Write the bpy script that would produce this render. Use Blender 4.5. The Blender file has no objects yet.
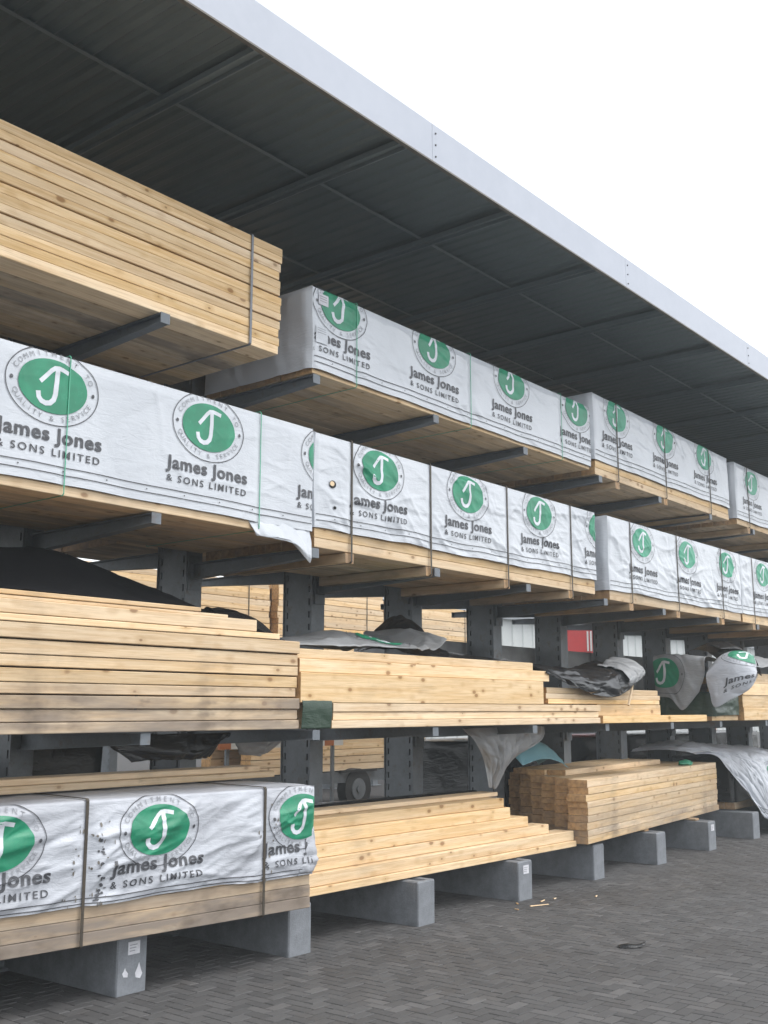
import bpy, bmesh, math, random
import numpy as np
from mathutils import Vector, Matrix
R = math.radians
# ------------------------------------------------------------------ camera, sky, sun, exposure
sc = bpy.context.scene
col = sc.collection
cam_d = bpy.data.cameras.new('camera')
cam = bpy.data.objects.new('camera', cam_d)
col.objects.link(cam)
PITCH, YAW = R(10.3889), R(39.0585)
fh = Vector((math.cos(YAW), math.sin(YAW), 0))
rt = Vector((math.sin(YAW), -math.cos(YAW), 0))
fw = fh * math.cos(PITCH) + Vector((0, 0, math.sin(PITCH)))
up = rt.cross(fw)
cam.matrix_world = Matrix(((rt.x, up.x, -fw.x, 0), (rt.y, up.y, -fw.y, 0), (rt.z, up.z, -fw.z, 1.6), (0, 0, 0, 1)))
cam_d.sensor_fit = 'VERTICAL'
cam_d.sensor_height = 36.0
cam_d.lens = 36.0 * 1080 / 1024
cam_d.clip_end = 2000
sc.camera = cam

SUN_EL, SUN_AZ = R(60), R(-68)          # direction the light comes from: azimuth measured from +X
w = bpy.data.worlds.new('World'); sc.world = w; w.use_nodes = True
nt = w.node_tree; nt.nodes.clear()
sky = nt.nodes.new('ShaderNodeTexSky'); sky.sky_type = 'NISHITA'; sky.sun_disc = False
sky.sun_elevation = SUN_EL; sky.sun_rotation = R(90) - SUN_AZ
sky.air_density = 1.0; sky.dust_density = 1.5; sky.ozone_density = 1.0
hs = nt.nodes.new('ShaderNodeHueSaturation'); hs.inputs['Saturation'].default_value = 0.15
bg = nt.nodes.new('ShaderNodeBackground'); bg.inputs['Strength'].default_value = 0.15
wo = nt.nodes.new('ShaderNodeOutputWorld')
nt.links.new(sky.outputs[0], hs.inputs['Color']); nt.links.new(hs.outputs[0], bg.inputs['Color']); nt.links.new(bg.outputs[0], wo.inputs['Surface'])
sl = bpy.data.lights.new('sun', 'SUN'); sl.energy = 0.5; sl.angle = R(28); sl.color = (1.0, 0.96, 0.9)
so = bpy.data.objects.new('sun', sl); col.objects.link(so)
sd = Vector((math.cos(SUN_EL) * math.cos(SUN_AZ), math.cos(SUN_EL) * math.sin(SUN_AZ), math.sin(SUN_EL)))
so.rotation_euler = sd.to_track_quat('Z', 'Y').to_euler(); so.location = sd * 30
sc.view_settings.view_transform = 'Standard'; sc.view_settings.look = 'None'
sc.view_settings.gamma = 1.0; sc.view_settings.exposure = 1.4
sc.view_settings.use_curve_mapping = False
sc.cycles.use_denoising = True
sc.cycles.max_bounces = 6; sc.cycles.diffuse_bounces = 4; sc.cycles.glossy_bounces = 2
sc.cycles.transmission_bounces = 2; sc.cycles.transparent_max_bounces = 4

# ------------------------------------------------------------------ materials
class NT:
    def __init__(s, name):
        s.m = bpy.data.materials.new(name); s.m.use_nodes = True
        s.t = s.m.node_tree; s.t.nodes.clear()
        s.out = s.n('ShaderNodeOutputMaterial'); s.b = s.n('ShaderNodeBsdfPrincipled')
        s.l(s.b.outputs[0], s.out.inputs[0])
    def n(s, typ, **kw):
        n = s.t.nodes.new(typ)
        for k, v in kw.items(): setattr(n, k, v)
        return n
    def l(s, a, b): s.t.links.new(a, b)
    def put(s, sock, v):
        if isinstance(v, bpy.types.NodeSocket): s.l(v, sock)
        else: sock.default_value = v
    def math(s, op, a, b=None, c=None, clamp=False):
        n = s.n('ShaderNodeMath', operation=op); n.use_clamp = clamp
        for i, v in enumerate((a, b, c)):
            if v is not None: s.put(n.inputs[i], v)
        return n.outputs[0]
    def vmath(s, op, a, b):
        n = s.n('ShaderNodeVectorMath', operation=op)
        s.put(n.inputs[0], a); s.put(n.inputs[1], b)
        return n.outputs[0]
    def mix(s, f, a, b, mode='MIX'):
        n = s.n('ShaderNodeMix', data_type='RGBA', blend_type=mode)
        s.put(n.inputs[0], f); s.put(n.inputs[6], a); s.put(n.inputs[7], b)
        return n.outputs[2]
    def noise(s, vec, scale, detail=4, rough=.55, dist=0.0):
        n = s.n('ShaderNodeTexNoise'); s.put(n.inputs['Vector'], vec)
        n.inputs['Scale'].default_value = scale; n.inputs['Detail'].default_value = detail
        n.inputs['Roughness'].default_value = rough; n.inputs['Distortion'].default_value = dist
        return n.outputs[0]
    def ramp(s, v, lo, hi):
        n = s.n('ShaderNodeMapRange'); n.interpolation_type = 'SMOOTHSTEP'
        s.put(n.inputs[0], v); n.inputs[1].default_value = lo; n.inputs[2].default_value = hi
        return n.outputs[0]
    def attr(s, name):
        n = s.n('ShaderNodeAttribute'); n.attribute_name = name; return n.outputs['Fac']
    def obj(s): return s.n('ShaderNodeTexCoord').outputs['Object']
    def bump(s, h, strength, dist=.01):
        n = s.n('ShaderNodeBump'); n.inputs['Strength'].default_value = strength; n.inputs['Distance'].default_value = dist
        s.l(h, n.inputs['Height']); s.l(n.outputs[0], s.b.inputs['Normal'])
    def set(s, color=None, rough=None, metal=None, spec=None):
        if color is not None: s.put(s.b.inputs['Base Color'], color)
        if rough is not None: s.put(s.b.inputs['Roughness'], rough)
        if metal is not None: s.put(s.b.inputs['Metallic'], metal)
        if spec is not None: s.b.inputs['Specular IOR Level'].default_value = spec
        return s.m
def C4(r, g, b): return (r, g, b, 1.0)

def wood_mat():
    s = NT('sawn_softwood')
    tint = s.attr('tint'); wear_shade = s.attr('wear_shade')
    oi = s.n('ShaderNodeObjectInfo').outputs['Random']
    t2 = s.math('FRACT', s.math('ADD', tint, oi))
    comb = s.n('ShaderNodeCombineXYZ')
    s.l(s.math('MULTIPLY', t2, 71.3), comb.inputs[0]); s.l(s.math('MULTIPLY', t2, 13.7), comb.inputs[1]); s.l(s.math('MULTIPLY', t2, 29.1), comb.inputs[2])
    p = s.vmath('ADD', s.obj(), comb.outputs[0])
    g1 = s.noise(s.vmath('MULTIPLY', p, (1.3, 34, 34)), 1.0, 5, .6, .4)
    g2 = s.noise(s.vmath('MULTIPLY', p, (.7, 9, 9)), 1.0, 3, .5, .8)
    g3 = s.noise(s.vmath('MULTIPLY', p, (5, 160, 160)), 1.0, 2, .5)
    c = s.mix(s.ramp(g1, .36, .64), C4(.80, .605, .375), C4(.69, .48, .26))
    c = s.mix(s.math('MULTIPLY', s.ramp(g2, .45, .75), .55), c, C4(.84, .69, .49))
    c = s.mix(s.math('MULTIPLY', s.ramp(g3, .45, .75), .38), c, C4(.40, .24, .09))
    # knots
    v = s.n('ShaderNodeTexVoronoi'); s.l(s.vmath('MULTIPLY', p, (7.0, 12, 12)), v.inputs['Vector']); v.inputs['Scale'].default_value = 1.0
    sep = s.n('ShaderNodeSeparateColor'); s.l(v.outputs['Color'], sep.inputs[0])
    on = s.math('GREATER_THAN', sep.outputs[0], .50)
    k = s.math('MULTIPLY', s.math('SUBTRACT', 1.0, s.ramp(s.math('DIVIDE', v.outputs['Distance'], s.math('ADD', .35, s.math('MULTIPLY', sep.outputs[1], .95))), .12, .22)), on)
    halo = s.math('MULTIPLY', s.math('SUBTRACT', 1.0, s.ramp(v.outputs['Distance'], .14, .46)), on)
    c = s.mix(s.math('MULTIPLY', halo, .35), c, C4(.46, .27, .10))
    c = s.mix(s.math('MULTIPLY', k, .72), c, C4(.23, .105, .035))
    # board to board variation
    val = s.math('ADD', .84, s.math('MULTIPLY', t2, .32))
    c = s.mix(1.0, c, s.n('ShaderNodeCombineColor').outputs[0], 'MIX') if False else c
    hsv = s.n('ShaderNodeHueSaturation'); s.l(c, hsv.inputs['Color']); s.l(val, hsv.inputs['Value'])
    s.l(s.math('ADD', .85, s.math('MULTIPLY', s.math('FRACT', s.math('MULTIPLY', t2, 7.3)), .28)), hsv.inputs['Saturation'])
    c = hsv.outputs[0]
    # end grain
    nrm = s.n('ShaderNodeTexCoord').outputs['Normal']
    sx = s.n('ShaderNodeSeparateXYZ'); s.l(nrm, sx.inputs[0])
    end = s.ramp(s.math('ABSOLUTE', sx.outputs[0]), .7, .9)
    e_n = s.noise(s.vmath('MULTIPLY', p, (1, 26, 26)), 1.0, 3)
    c = s.mix(end, c, s.mix(s.ramp(e_n, .35, .7), C4(.60, .36, .155), C4(.38, .21, .085)))
    # weathering: greyed wood and dirt specks; also carries the painted underside shade
    wn = s.noise(s.vmath('MULTIPLY', p, (1.1, 7, 7)), 1.0, 4, .6)
    wn2 = s.noise(s.vmath('MULTIPLY', s.obj(), (2.3, 2.3, 5.0)), 1.0, 4, .6)
    wf = s.math('MULTIPLY', s.math('POWER', wear_shade, .8), s.math('ADD', .35, s.math('MULTIPLY', s.ramp(wn, .25, .65), .65)))
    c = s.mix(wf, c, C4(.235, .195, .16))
    c = s.mix(s.math('MULTIPLY', s.ramp(wn2, .5, .75), s.math('ADD', .12, s.math('MULTIPLY', wear_shade, .75))), c, C4(.135, .105, .08))
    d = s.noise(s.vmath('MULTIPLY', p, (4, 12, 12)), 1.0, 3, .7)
    c = s.mix(s.math('MULTIPLY', s.ramp(d, .64, .80), s.math('ADD', .18, s.math('MULTIPLY', wear_shade, .5))), c, C4(.17, .13, .10))
    s.bump(g1, .25, .004)
    return s.set(c, .72, spec=.25)
M = {}
M['wood'] = wood_mat()

def film(name, a, b, rough, bs=.35, scale=9.0, spec=.5):
    s = NT(name); p = s.obj()
    n1 = s.noise(p, scale, 5, .6, .5); n2 = s.noise(p, 2.2, 3)
    n3 = s.noise(s.vmath('MULTIPLY', p, (7, 7, 26)), 1.0, 3, .6, 1.2)
    s.bump(s.math('ADD', n1, s.math('MULTIPLY', n3, .8)), bs, .012)
    return s.set(s.mix(s.ramp(n2, .35, .7), a, b), rough, spec=spec)
M['film'] = film('white_wrapping_film', C4(.54, .57, .61), C4(.49, .52, .56), .30)
M['film_old'] = film('soiled_wrapping_film', C4(.48, .505, .55), C4(.36, .375, .41), .42, .5, 7)
M['film_grey'] = film('grey_wrapping_film', C4(.29, .30, .31), C4(.19, .195, .20), .42, .55, 6)  # darkened so the shade on the hanging end flap sits in the colour
M['black_film'] = film('black_polythene', C4(.009, .0095, .011), C4(.017, .018, .020), .27, .6, 7)
M['black_cloth'] = film('black_tarpaulin', C4(.013, .013, .015), C4(.018, .018, .020), .95, .25, 14, .06)
M['green_film'] = film('dark_green_film', C4(.018, .042, .026), C4(.03, .055, .036), .45, .5, 7)

def ink(name, c, worn, lo=.56, hi=.8, rough=.45):
    s = NT(name); p = s.obj()
    n = s.noise(p, 26, 5, .7); n2 = s.noise(p, 7, 3)
    f = s.math('MULTIPLY', s.ramp(n, lo, hi), .75)
    c2 = s.mix(s.ramp(n2, .4, .65), c, tuple(x * 1.25 for x in c[:3]) + (1,))
    return s.set(s.mix(f, c2, worn), rough)
M['ink_green'] = ink('green_ink', C4(.010, .19, .10), C4(.05, .28, .18))
M['ink_black'] = ink('dark_ink', C4(.05, .052, .06), C4(.25, .26, .28))
M['ink_grey'] = ink('pale_grey_ink', C4(.235, .245, .265), C4(.42, .44, .48), .5, .75)
M['ink_white'] = ink('unprinted_film', C4(.54, .57, .61), C4(.46, .49, .535))
M['ink_green2'] = ink('faded_green_ink', C4(.03, .25, .15), C4(.12, .36, .26))
INK = ['ink_green', 'ink_black', 'ink_grey', 'ink_white']

def plain(name, a, b, rough, metal=0.0, scale=6.0, bs=.1, spec=.5):
    s = NT(name); p = s.obj(); n = s.noise(p, scale, 5, .65)
    n2 = s.noise(p, scale * 9, 3, .6)
    s.bump(n2, bs, .004)
    return s.set(s.mix(s.ramp(s.math('ADD', s.math('MULTIPLY', n, .7), s.math('MULTIPLY', n2, .3)), .3, .7), a, b), rough, metal, spec)
def rusty(name, a, b, rough):
    m = plain(name, a, b, rough, .1); t = m.node_tree; bs = [n for n in t.nodes if n.type == 'BSDF_PRINCIPLED'][0]
    lk = bs.inputs['Base Color'].links[0].from_socket
    geo = t.nodes.new('ShaderNodeNewGeometry'); n1 = t.nodes.new('ShaderNodeTexNoise'); n1.inputs['Scale'].default_value = 7; n1.inputs['Detail'].default_value = 8; n1.inputs['Roughness'].default_value = .72
    t.links.new(geo.outputs['Position'], n1.inputs['Vector'])
    mr = t.nodes.new('ShaderNodeMapRange'); mr.inputs[1].default_value = .56; mr.inputs[2].default_value = .72; mr.inputs[4].default_value = .75; t.links.new(n1.outputs[0], mr.inputs[0])
    mx = t.nodes.new('ShaderNodeMix'); mx.data_type = 'RGBA'; t.links.new(mr.outputs[0], mx.inputs[0]); t.links.new(lk, mx.inputs[6]); mx.inputs[7].default_value = (.10, .062, .04, 1)
    t.links.new(mx.outputs[2], bs.inputs['Base Color']); return m
M['steel'] = rusty('grey_painted_steel', C4(.18, .20, .22), C4(.13, .145, .16), .5)
M['arm_steel'] = rusty('dark_painted_steel', C4(.15, .17, .19), C4(.105, .12, .135), .5)
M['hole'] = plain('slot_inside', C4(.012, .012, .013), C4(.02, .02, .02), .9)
M['deck'] = plain('grey_roof_sheet', C4(.12, .155, .165), C4(.105, .135, .145), .5, .0, 2.0, .05)
M['rafter'] = plain('galvanised_steel', C4(.20, .245, .265), C4(.17, .21, .225), .45, .0)
M['fascia'] = plain('pale_grey_cladding', C4(.40, .43, .49), C4(.36, .39, .45), .45, .0, 1.2, .03)
M['drip'] = plain('weathered_edge_trim', C4(.17, .155, .13), C4(.12, .11, .095), .6)
M['bolt'] = plain('bolt_steel', C4(.05, .05, .055), C4(.08, .08, .08), .5, .3)
M['concrete'] = plain('cast_concrete', C4(.225, .24, .26), C4(.15, .16, .175), .9, .0, 9, .6, .2)
M['paper'] = plain('paper', C4(.62, .63, .66), C4(.5, .5, .54), .7, .0, 20, .05)
M['strap_green'] = plain('green_strap', C4(.07, .36, .22), C4(.10, .40, .26), .5)
M['strap_brown'] = plain('brown_strap', C4(.035, .028, .02), C4(.06, .046, .03), .55)
M['strap_grey'] = plain('grey_strap', C4(.13, .14, .16), C4(.19, .20, .22), .45, .3)
M['red'] = plain('red_paint', C4(.52, .035, .035), C4(.44, .03, .03), .45)
M['white_paint'] = plain('white_paint', C4(.62, .62, .60), C4(.52, .52, .5), .5)
M['orange'] = plain('orange_paint', C4(.42, .13, .03), C4(.32, .09, .02), .55)
M['clad'] = plain('pale_metal_cladding', C4(.44, .46, .455), C4(.38, .40, .395), .5, .0, .6, .03)
M['rubber'] = plain('black_rubber', C4(.02, .02, .021), C4(.03, .03, .03), .75)
M['blue_film'] = film('pale_blue_film', C4(.20, .40, .46), C4(.15, .32, .38), .4)

def paver_mat():
    s = NT('block_paving'); tint = s.attr('tint'); p = s.n('ShaderNodeNewGeometry').outputs['Position']
    n = s.noise(p, 55, 4, .7); big = s.noise(p, .55, 4, .6); mid = s.noise(p, 3.2, 4, .6)
    c = s.mix(tint, C4(.064, .0635, .0645), C4(.092, .091, .092))
    c = s.mix(s.math('MULTIPLY', s.ramp(s.math('FRACT', s.math('MULTIPLY', tint, 13.7)), .86, .97), .7), c, C4(.125, .122, .122))
    c = s.mix(s.math('MULTIPLY', s.ramp(n, .5, .8), .4), c, C4(.10, .092, .088))
    c = s.mix(s.math('MULTIPLY', s.ramp(big, .42, .68), .40), c, C4(.050, .047, .046))
    c = s.mix(s.math('MULTIPLY', s.ramp(mid, .52, .72), .35), c, C4(.080, .072, .066))
    s.bump(n, .5, .004)
    return s.set(c, s.math('SUBTRACT', .82, s.math('MULTIPLY', s.ramp(big, .4, .7), .22)), spec=.35)
M['paver'] = paver_mat()
def ground_mat():
    s = NT('yard_ground'); p = s.n('ShaderNodeNewGeometry').outputs['Position']
    b = s.n('ShaderNodeTexBrick'); s.l(p, b.inputs['Vector']); b.inputs['Scale'].default_value = 5.0
    b.inputs['Color1'].default_value = C4(.042, .039, .038); b.inputs['Color2'].default_value = C4(.064, .059, .057)
    b.inputs['Mortar'].default_value = C4(.02, .019, .018); b.inputs['Mortar Size'].default_value = .02
    n = s.noise(p, .7, 5, .6)
    return s.set(s.mix(s.math('MULTIPLY', s.ramp(n, .4, .7), .5), b.outputs[0], C4(.05, .045, .042)), .85, spec=.3)
M['ground'] = ground_mat()

# ------------------------------------------------------------------ mesh helpers
class MB:
    def __init__(s): s.v = []; s.f = []; s.t = []; s.w = []; s.m = []
    def add(s, vs, fs, tint=.5, wear_shade=0.0, mi=0):
        o = len(s.v); s.v += [tuple(v) for v in vs]
        for f in fs: s.f.append([i + o for i in f]); s.t.append(tint); s.w.append(wear_shade); s.m.append(mi)
    def box(s, x0, x1, y0, y1, z0, z1, tint=.5, wear_shade=0.0, mi=0):
        v = [(x, y, z) for z in (z0, z1) for y in (y0, y1) for x in (x0, x1)]
        s.add(v, [(0, 2, 3, 1), (4, 5, 7, 6), (0, 1, 5, 4), (2, 6, 7, 3), (0, 4, 6, 2), (1, 3, 7, 5)], tint, wear_shade, mi)
    def board(s, x0, x1, y0, y1, z0, z1, c=.004, tint=.5, wear_shade=0.0, mi=0, bow=0.0, n=1):
        sec = [(y0 + c, z0), (y1 - c, z0), (y1, z0 + c), (y1, z1 - c), (y1 - c, z1), (y0 + c, z1), (y0, z1 - c), (y0, z0 + c)]
        v = []; fs = []
        for i in range(n + 1):
            x = x0 + (x1 - x0) * i / n; b = bow * math.sin(math.pi * i / n)
            v += [(x, y + b, z) for y, z in sec]
        for i in range(n):
            a = i * 8
            for k in range(8): fs.append((a + k, a + (k + 1) % 8, a + 8 + (k + 1) % 8, a + 8 + k))
        fs.append(tuple(range(7, -1, -1))); fs.append(tuple(range(n * 8, n * 8 + 8)))
        s.add(v, fs, tint, wear_shade, mi)
    def cyl(s, p0, p1, r, n=16, mi=0, r1=None, cap=True):
        p0, p1 = Vector(p0), Vector(p1); d = (p1 - p0).normalized(); r1 = r if r1 is None else r1
        a = d.orthogonal().normalized(); b = d.cross(a); v = []
        for p, rr in ((p0, r), (p1, r1)):
            v += [p + (a * math.cos(2 * math.pi * k / n) + b * math.sin(2 * math.pi * k / n)) * rr for k in range(n)]
        fs = [(k, (k + 1) % n, n + (k + 1) % n, n + k) for k in range(n)]
        if cap: fs += [tuple(range(n - 1, -1, -1)), tuple(range(n, 2 * n))]
        s.add(v, fs, mi=mi)
    def build(s, name, mats, parent=None, loc=(0, 0, 0), smooth=False):
        me = bpy.data.meshes.new(name); me.from_pydata(s.v, [], s.f)
        ta = me.attributes.new('tint', 'FLOAT', 'FACE'); ta.data.foreach_set('value', s.t)
        wa = me.attributes.new('wear_shade', 'FLOAT', 'FACE'); wa.data.foreach_set('value', s.w)
        for m in (mats if isinstance(mats, (list, tuple)) else [mats]): me.materials.append(M[m])
        me.polygons.foreach_set('material_index', s.m)
        if smooth: me.polygons.foreach_set('use_smooth', [True] * len(s.f))
        me.update()
        return link(name, me, parent, loc)
def link(name, me, parent=None, loc=(0, 0, 0)):
    o = bpy.data.objects.new(name, me); col.objects.link(o); o.location = loc
    if parent: o.parent = parent
    return o
def tag(o, label, cat, group=None, kind=None):
    if label: o['label'] = label
    if cat: o['category'] = cat
    if group: o['group'] = group
    if kind: o['kind'] = kind
    return o
def empty(name, loc, rz, label, cat, group=None):
    o = bpy.data.objects.new(name, None); col.objects.link(o); o.location = loc; o.rotation_euler.z = rz
    o.empty_display_size = .2
    return tag(o, label, cat, group)
def copy_tree(o, parent=None):
    c = o.copy(); col.objects.link(c); c.parent = parent
    for ch in list(o.children): copy_tree(ch, c)
    return c
def grid_mesh(name, P, mat, parent=None, smooth=True, thick=0.0, loc=(0, 0, 0)):
    """P: (nu, nv, 3) array of points -> quad mesh"""
    nu, nv = P.shape[:2]
    idx = np.arange(nu * nv).reshape(nu, nv)
    f = np.stack([idx[:-1, :-1], idx[1:, :-1], idx[1:, 1:], idx[:-1, 1:]], -1).reshape(-1, 4)
    me = bpy.data.meshes.new(name); me.from_pydata(P.reshape(-1, 3).tolist(), [], f.tolist())
    me.materials.append(M[mat])
    if smooth: me.polygons.foreach_set('use_smooth', [True] * len(me.polygons))
    me.update()
    o = link(name, me, parent, loc)
    if thick:
        md = o.modifiers.new('thickness', 'SOLIDIFY'); md.thickness = thick; md.offset = -1
    return o
def smooth01(x): x = np.clip(x, 0, 1); return x * x * (3 - 2 * x)

class Folds:
    """creases and bulges of a film as a function of its own surface coordinates"""
    def __init__(s, seed, L, H, n, amp, ang=0.0, sd=.35, ln=.28, sig=.022, straps=(), bulge=.006):
        r = random.Random(seed); s.c = []; s.straps = straps; s.b = []
        for i in range(n):
            a = r.gauss(ang, sd)
            s.c.append((r.uniform(-.1, L + .1), r.uniform(-.05, H * 1.05), math.cos(a), math.sin(a), ln * r.uniform(.5, 1.6), sig * r.uniform(.6, 1.8), amp * r.uniform(.35, 1.0) * r.choice((1, 1, -.7)), r.uniform(-.6, .6)))
        for x in straps:                      # folds that pull towards a strap
            for q in range(int(n / max(1, L) * .5)):
                sg = r.choice((-1, 1)); a = r.gauss(ang, .3); d = r.uniform(.05, .16)
                s.c.append((x + sg * d, r.uniform(0, H), math.cos(a), math.sin(a), .13, sig * .7, amp * r.uniform(.4, .9), 0))
        for i in range(int(n * 1.3)):
            a = r.gauss(ang, sd * 1.3)
            s.c.append((r.uniform(0, L), r.uniform(0, H), math.cos(a), math.sin(a), ln * r.uniform(.2, .7), sig * r.uniform(.40, .6), amp * r.uniform(.15, .42), r.uniform(-1.2, 1.2)))
        for i in range(5): s.b.append((r.uniform(.8, 4.5), r.uniform(1, 6), r.uniform(0, 6.28), bulge * r.uniform(.4, 1)))
    def __call__(s, u, t):
        d = np.zeros_like(u)
        for kx, kt, ph, a in s.b: d = d + a * .5 * (1 + np.sin(u * kx + ph + np.sin(t * kt)) * np.cos(t * kt + ph * 1.7))
        for cx, ct, ca, sa, ln, sg, a, bend in s.c:
            dx, dt = u - cx, t - ct
            al = dx * ca + dt * sa; pe = -dx * sa + dt * ca + bend * al * al
            e = np.exp(-np.minimum((al / ln) ** 2, 30))
            q = pe / sg
            d = d + a * e * (1 / (1 + q * q) ** 1.2) * (1 + .35 * np.tanh(q * 2))
        for x in s.straps: d = d * (1 - .92 * np.exp(-((u - x) / .04) ** 2))
        return np.maximum(d, -.003)

# ------------------------------------------------------------------ the print on the wrapping film
def text_flat(body, size, bold=0.0, spacing=1.0):
    cu = bpy.data.curves.new('lettering', 'FONT'); cu.body = body; cu.size = size; cu.offset = bold
    cu.align_x = 'CENTER'; cu.resolution_u = 3; cu.space_character = spacing
    o = bpy.data.objects.new('lettering', cu); col.objects.link(o)
    dg = bpy.context.evaluated_depsgraph_get(); dg.update()
    me = bpy.data.meshes.new_from_object(o.evaluated_get(dg))
    vs = [tuple(v.co) for v in me.vertices]; fs = [tuple(p.vertices) for p in me.polygons]
    bpy.data.objects.remove(o); bpy.data.curves.remove(cu); bpy.data.meshes.remove(me)
    return vs, fs
class Print:
    def __init__(s): s.v = []; s.f = []; s.m = []
    def add(s, vs, fs, layer, mi):
        o = len(s.v); s.v += [(x, y, layer) for x, y in vs]; s.f += [[i + o for i in f] for f in fs]; s.m += [mi] * len(fs)
    def strip(s, pts, wd, layer, mi, closed=False):
        out = []; n = len(pts)
        for i, (x, y) in enumerate(pts):
            a = pts[(i - 1) % n] if (closed or i > 0) else pts[i]; b = pts[(i + 1) % n] if (closed or i < n - 1) else pts[i]
            dx, dy = b[0] - a[0], b[1] - a[1]; l = math.hypot(dx, dy) or 1
            out += [(x - dy / l * wd / 2, y + dx / l * wd / 2), (x + dy / l * wd / 2, y - dx / l * wd / 2)]
        fs = [(2 * i, 2 * i + 1, (2 * i + 3) % (2 * n), (2 * i + 2) % (2 * n)) for i in range(n if closed else n - 1)]
        s.add(out, fs, layer, mi)
    def ellipse(s, cx, cy, a, b, layer, mi, nr=7, na=40):
        v = [(cx, cy)]; f = []
        for j in range(1, nr + 1):
            for k in range(na):
                t = 2 * math.pi * k / na; v.append((cx + a * j / nr * math.cos(t), cy + b * j / nr * math.sin(t)))
        for k in range(na): f.append((0, 1 + k, 1 + (k + 1) % na))
        for j in range(nr - 1):
            o, p = 1 + j * na, 1 + (j + 1) * na
            for k in range(na): f.append((o + k, p + k, p + (k + 1) % na, o + (k + 1) % na))
        s.add(v, f, layer, mi)
    def cut(s, step=.017):
        bm = bmesh.new(); vs = [bm.verts.new(v) for v in s.v]
        for f, m in zip(s.f, s.m):
            try: bm.faces.new([vs[i] for i in f]).material_index = m
            except ValueError: pass
        for ax in (0, 1):
            lo = min(v[ax] for v in s.v); hi = max(v[ax] for v in s.v); x = math.floor(lo / step) * step
            while x < hi:
                co = [0, 0, 0]; co[ax] = x; no = [0, 0, 0]; no[ax] = 1
                bmesh.ops.bisect_plane(bm, geom=bm.verts[:] + bm.edges[:] + bm.faces[:], plane_co=co, plane_no=no, dist=1e-6)
                x += step
        return s.take(bm)
    def take(s, bm):
        bm.verts.index_update()
        s.v = [tuple(v.co) for v in bm.verts]; s.f = [[v.index for v in f.verts] for f in bm.faces]; s.m = [f.material_index for f in bm.faces]
        bm.free(); return s
def dense(pts, step=.02):
    out = [pts[0]]
    for a, b in zip(pts, pts[1:]):
        n = max(1, int(math.hypot(b[0] - a[0], b[1] - a[1]) / step))
        out += [(a[0] + (b[0] - a[0]) * i / n, a[1] + (b[1] - a[1]) * i / n) for i in range(1, n + 1)]
    return out
def emblem_print(ring_text=True):
    P = Print()
    P.ellipse(0, 0, .222, .156, 1, 0)
    P.strip([(.298 * math.cos(t), .222 * math.sin(t)) for t in np.linspace(0, 2 * math.pi, 80, endpoint=False)], .0055, 1, 1, True)
    for sx in (-1, 1): P.ellipse(sx * .262, .0, .010, .012, 1, 1, 2, 12)
    # the white hooked stroke with its barb and bar
    P.strip(dense([(-.085, .012), (-.055, .045), (-.018, .088), (.006, .108), (.03, .111), (.06, .106), (.098, .098)]), .025, 2, 3)
    P.strip(dense([(.020, .108), (.020, .03), (.014, -.045), (.004, -.078), (-.018, -.100), (-.045, -.106), (-.072, -.098), (-.090, -.078), (-.096, -.045)]), .030, 3, 3)
    if ring_text:
        for txt, t0, t1, flip in (('COMMITMENT TO', 158, 22, False), ('QUALITY & SERVICE', 203, 337, True)):
            n = len(txt)
            for i, ch in enumerate(txt):
                if ch == ' ': continue
                a = R(t0 + (t1 - t0) * i / (n - 1)); rx, ry = (.243, .173) if not flip else (.270, .200)
                x, y = rx * math.cos(a), ry * math.sin(a)
                tx, ty = -rx * math.sin(a), ry * math.cos(a)
                if not flip: tx, ty = -tx, -ty
                an = math.atan2(ty, tx); vs, fs = text_flat(ch, .044)
                P.add([(x + vx * math.cos(an) - vy * math.sin(an), y + vx * math.sin(an) + vy * math.cos(an)) for vx, vy, _ in vs], fs, 1, 2)
    return P.cut()
def lettering_print():
    P = Print()
    for body, sz, bold, sp, wd, y, mi in (('James Jones', .114, .0030, 1.07, .68, .232, 1), ('& SONS LIMITED', .060, .0008, 1.0, .66, .150, 1)):
        vs, fs = text_flat(body, sz, bold, sp if sz > .1 else 1.35)
        xs = [v[0] for v in vs]; k = wd / (max(xs) - min(xs)); c = (max(xs) + min(xs)) / 2
        P.add([((v[0] - c) * k, y + v[1]) for v in vs], fs, 1, mi)
    return P.cut()
EMB = emblem_print(); LET = lettering_print()
def logo(emt, dy, k):
    P = Print(); P.f = [list(f) for f in EMB.f]; P.m = list(EMB.m) + list(LET.m); o = len(EMB.v)
    P.v = [(x * k, y * k + emt, l) for x, y, l in EMB.v] + [(x * k, y * k + dy, l) for x, y, l in LET.v]
    P.f += [[i + o for i in f] for f in LET.f]
    return P
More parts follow.
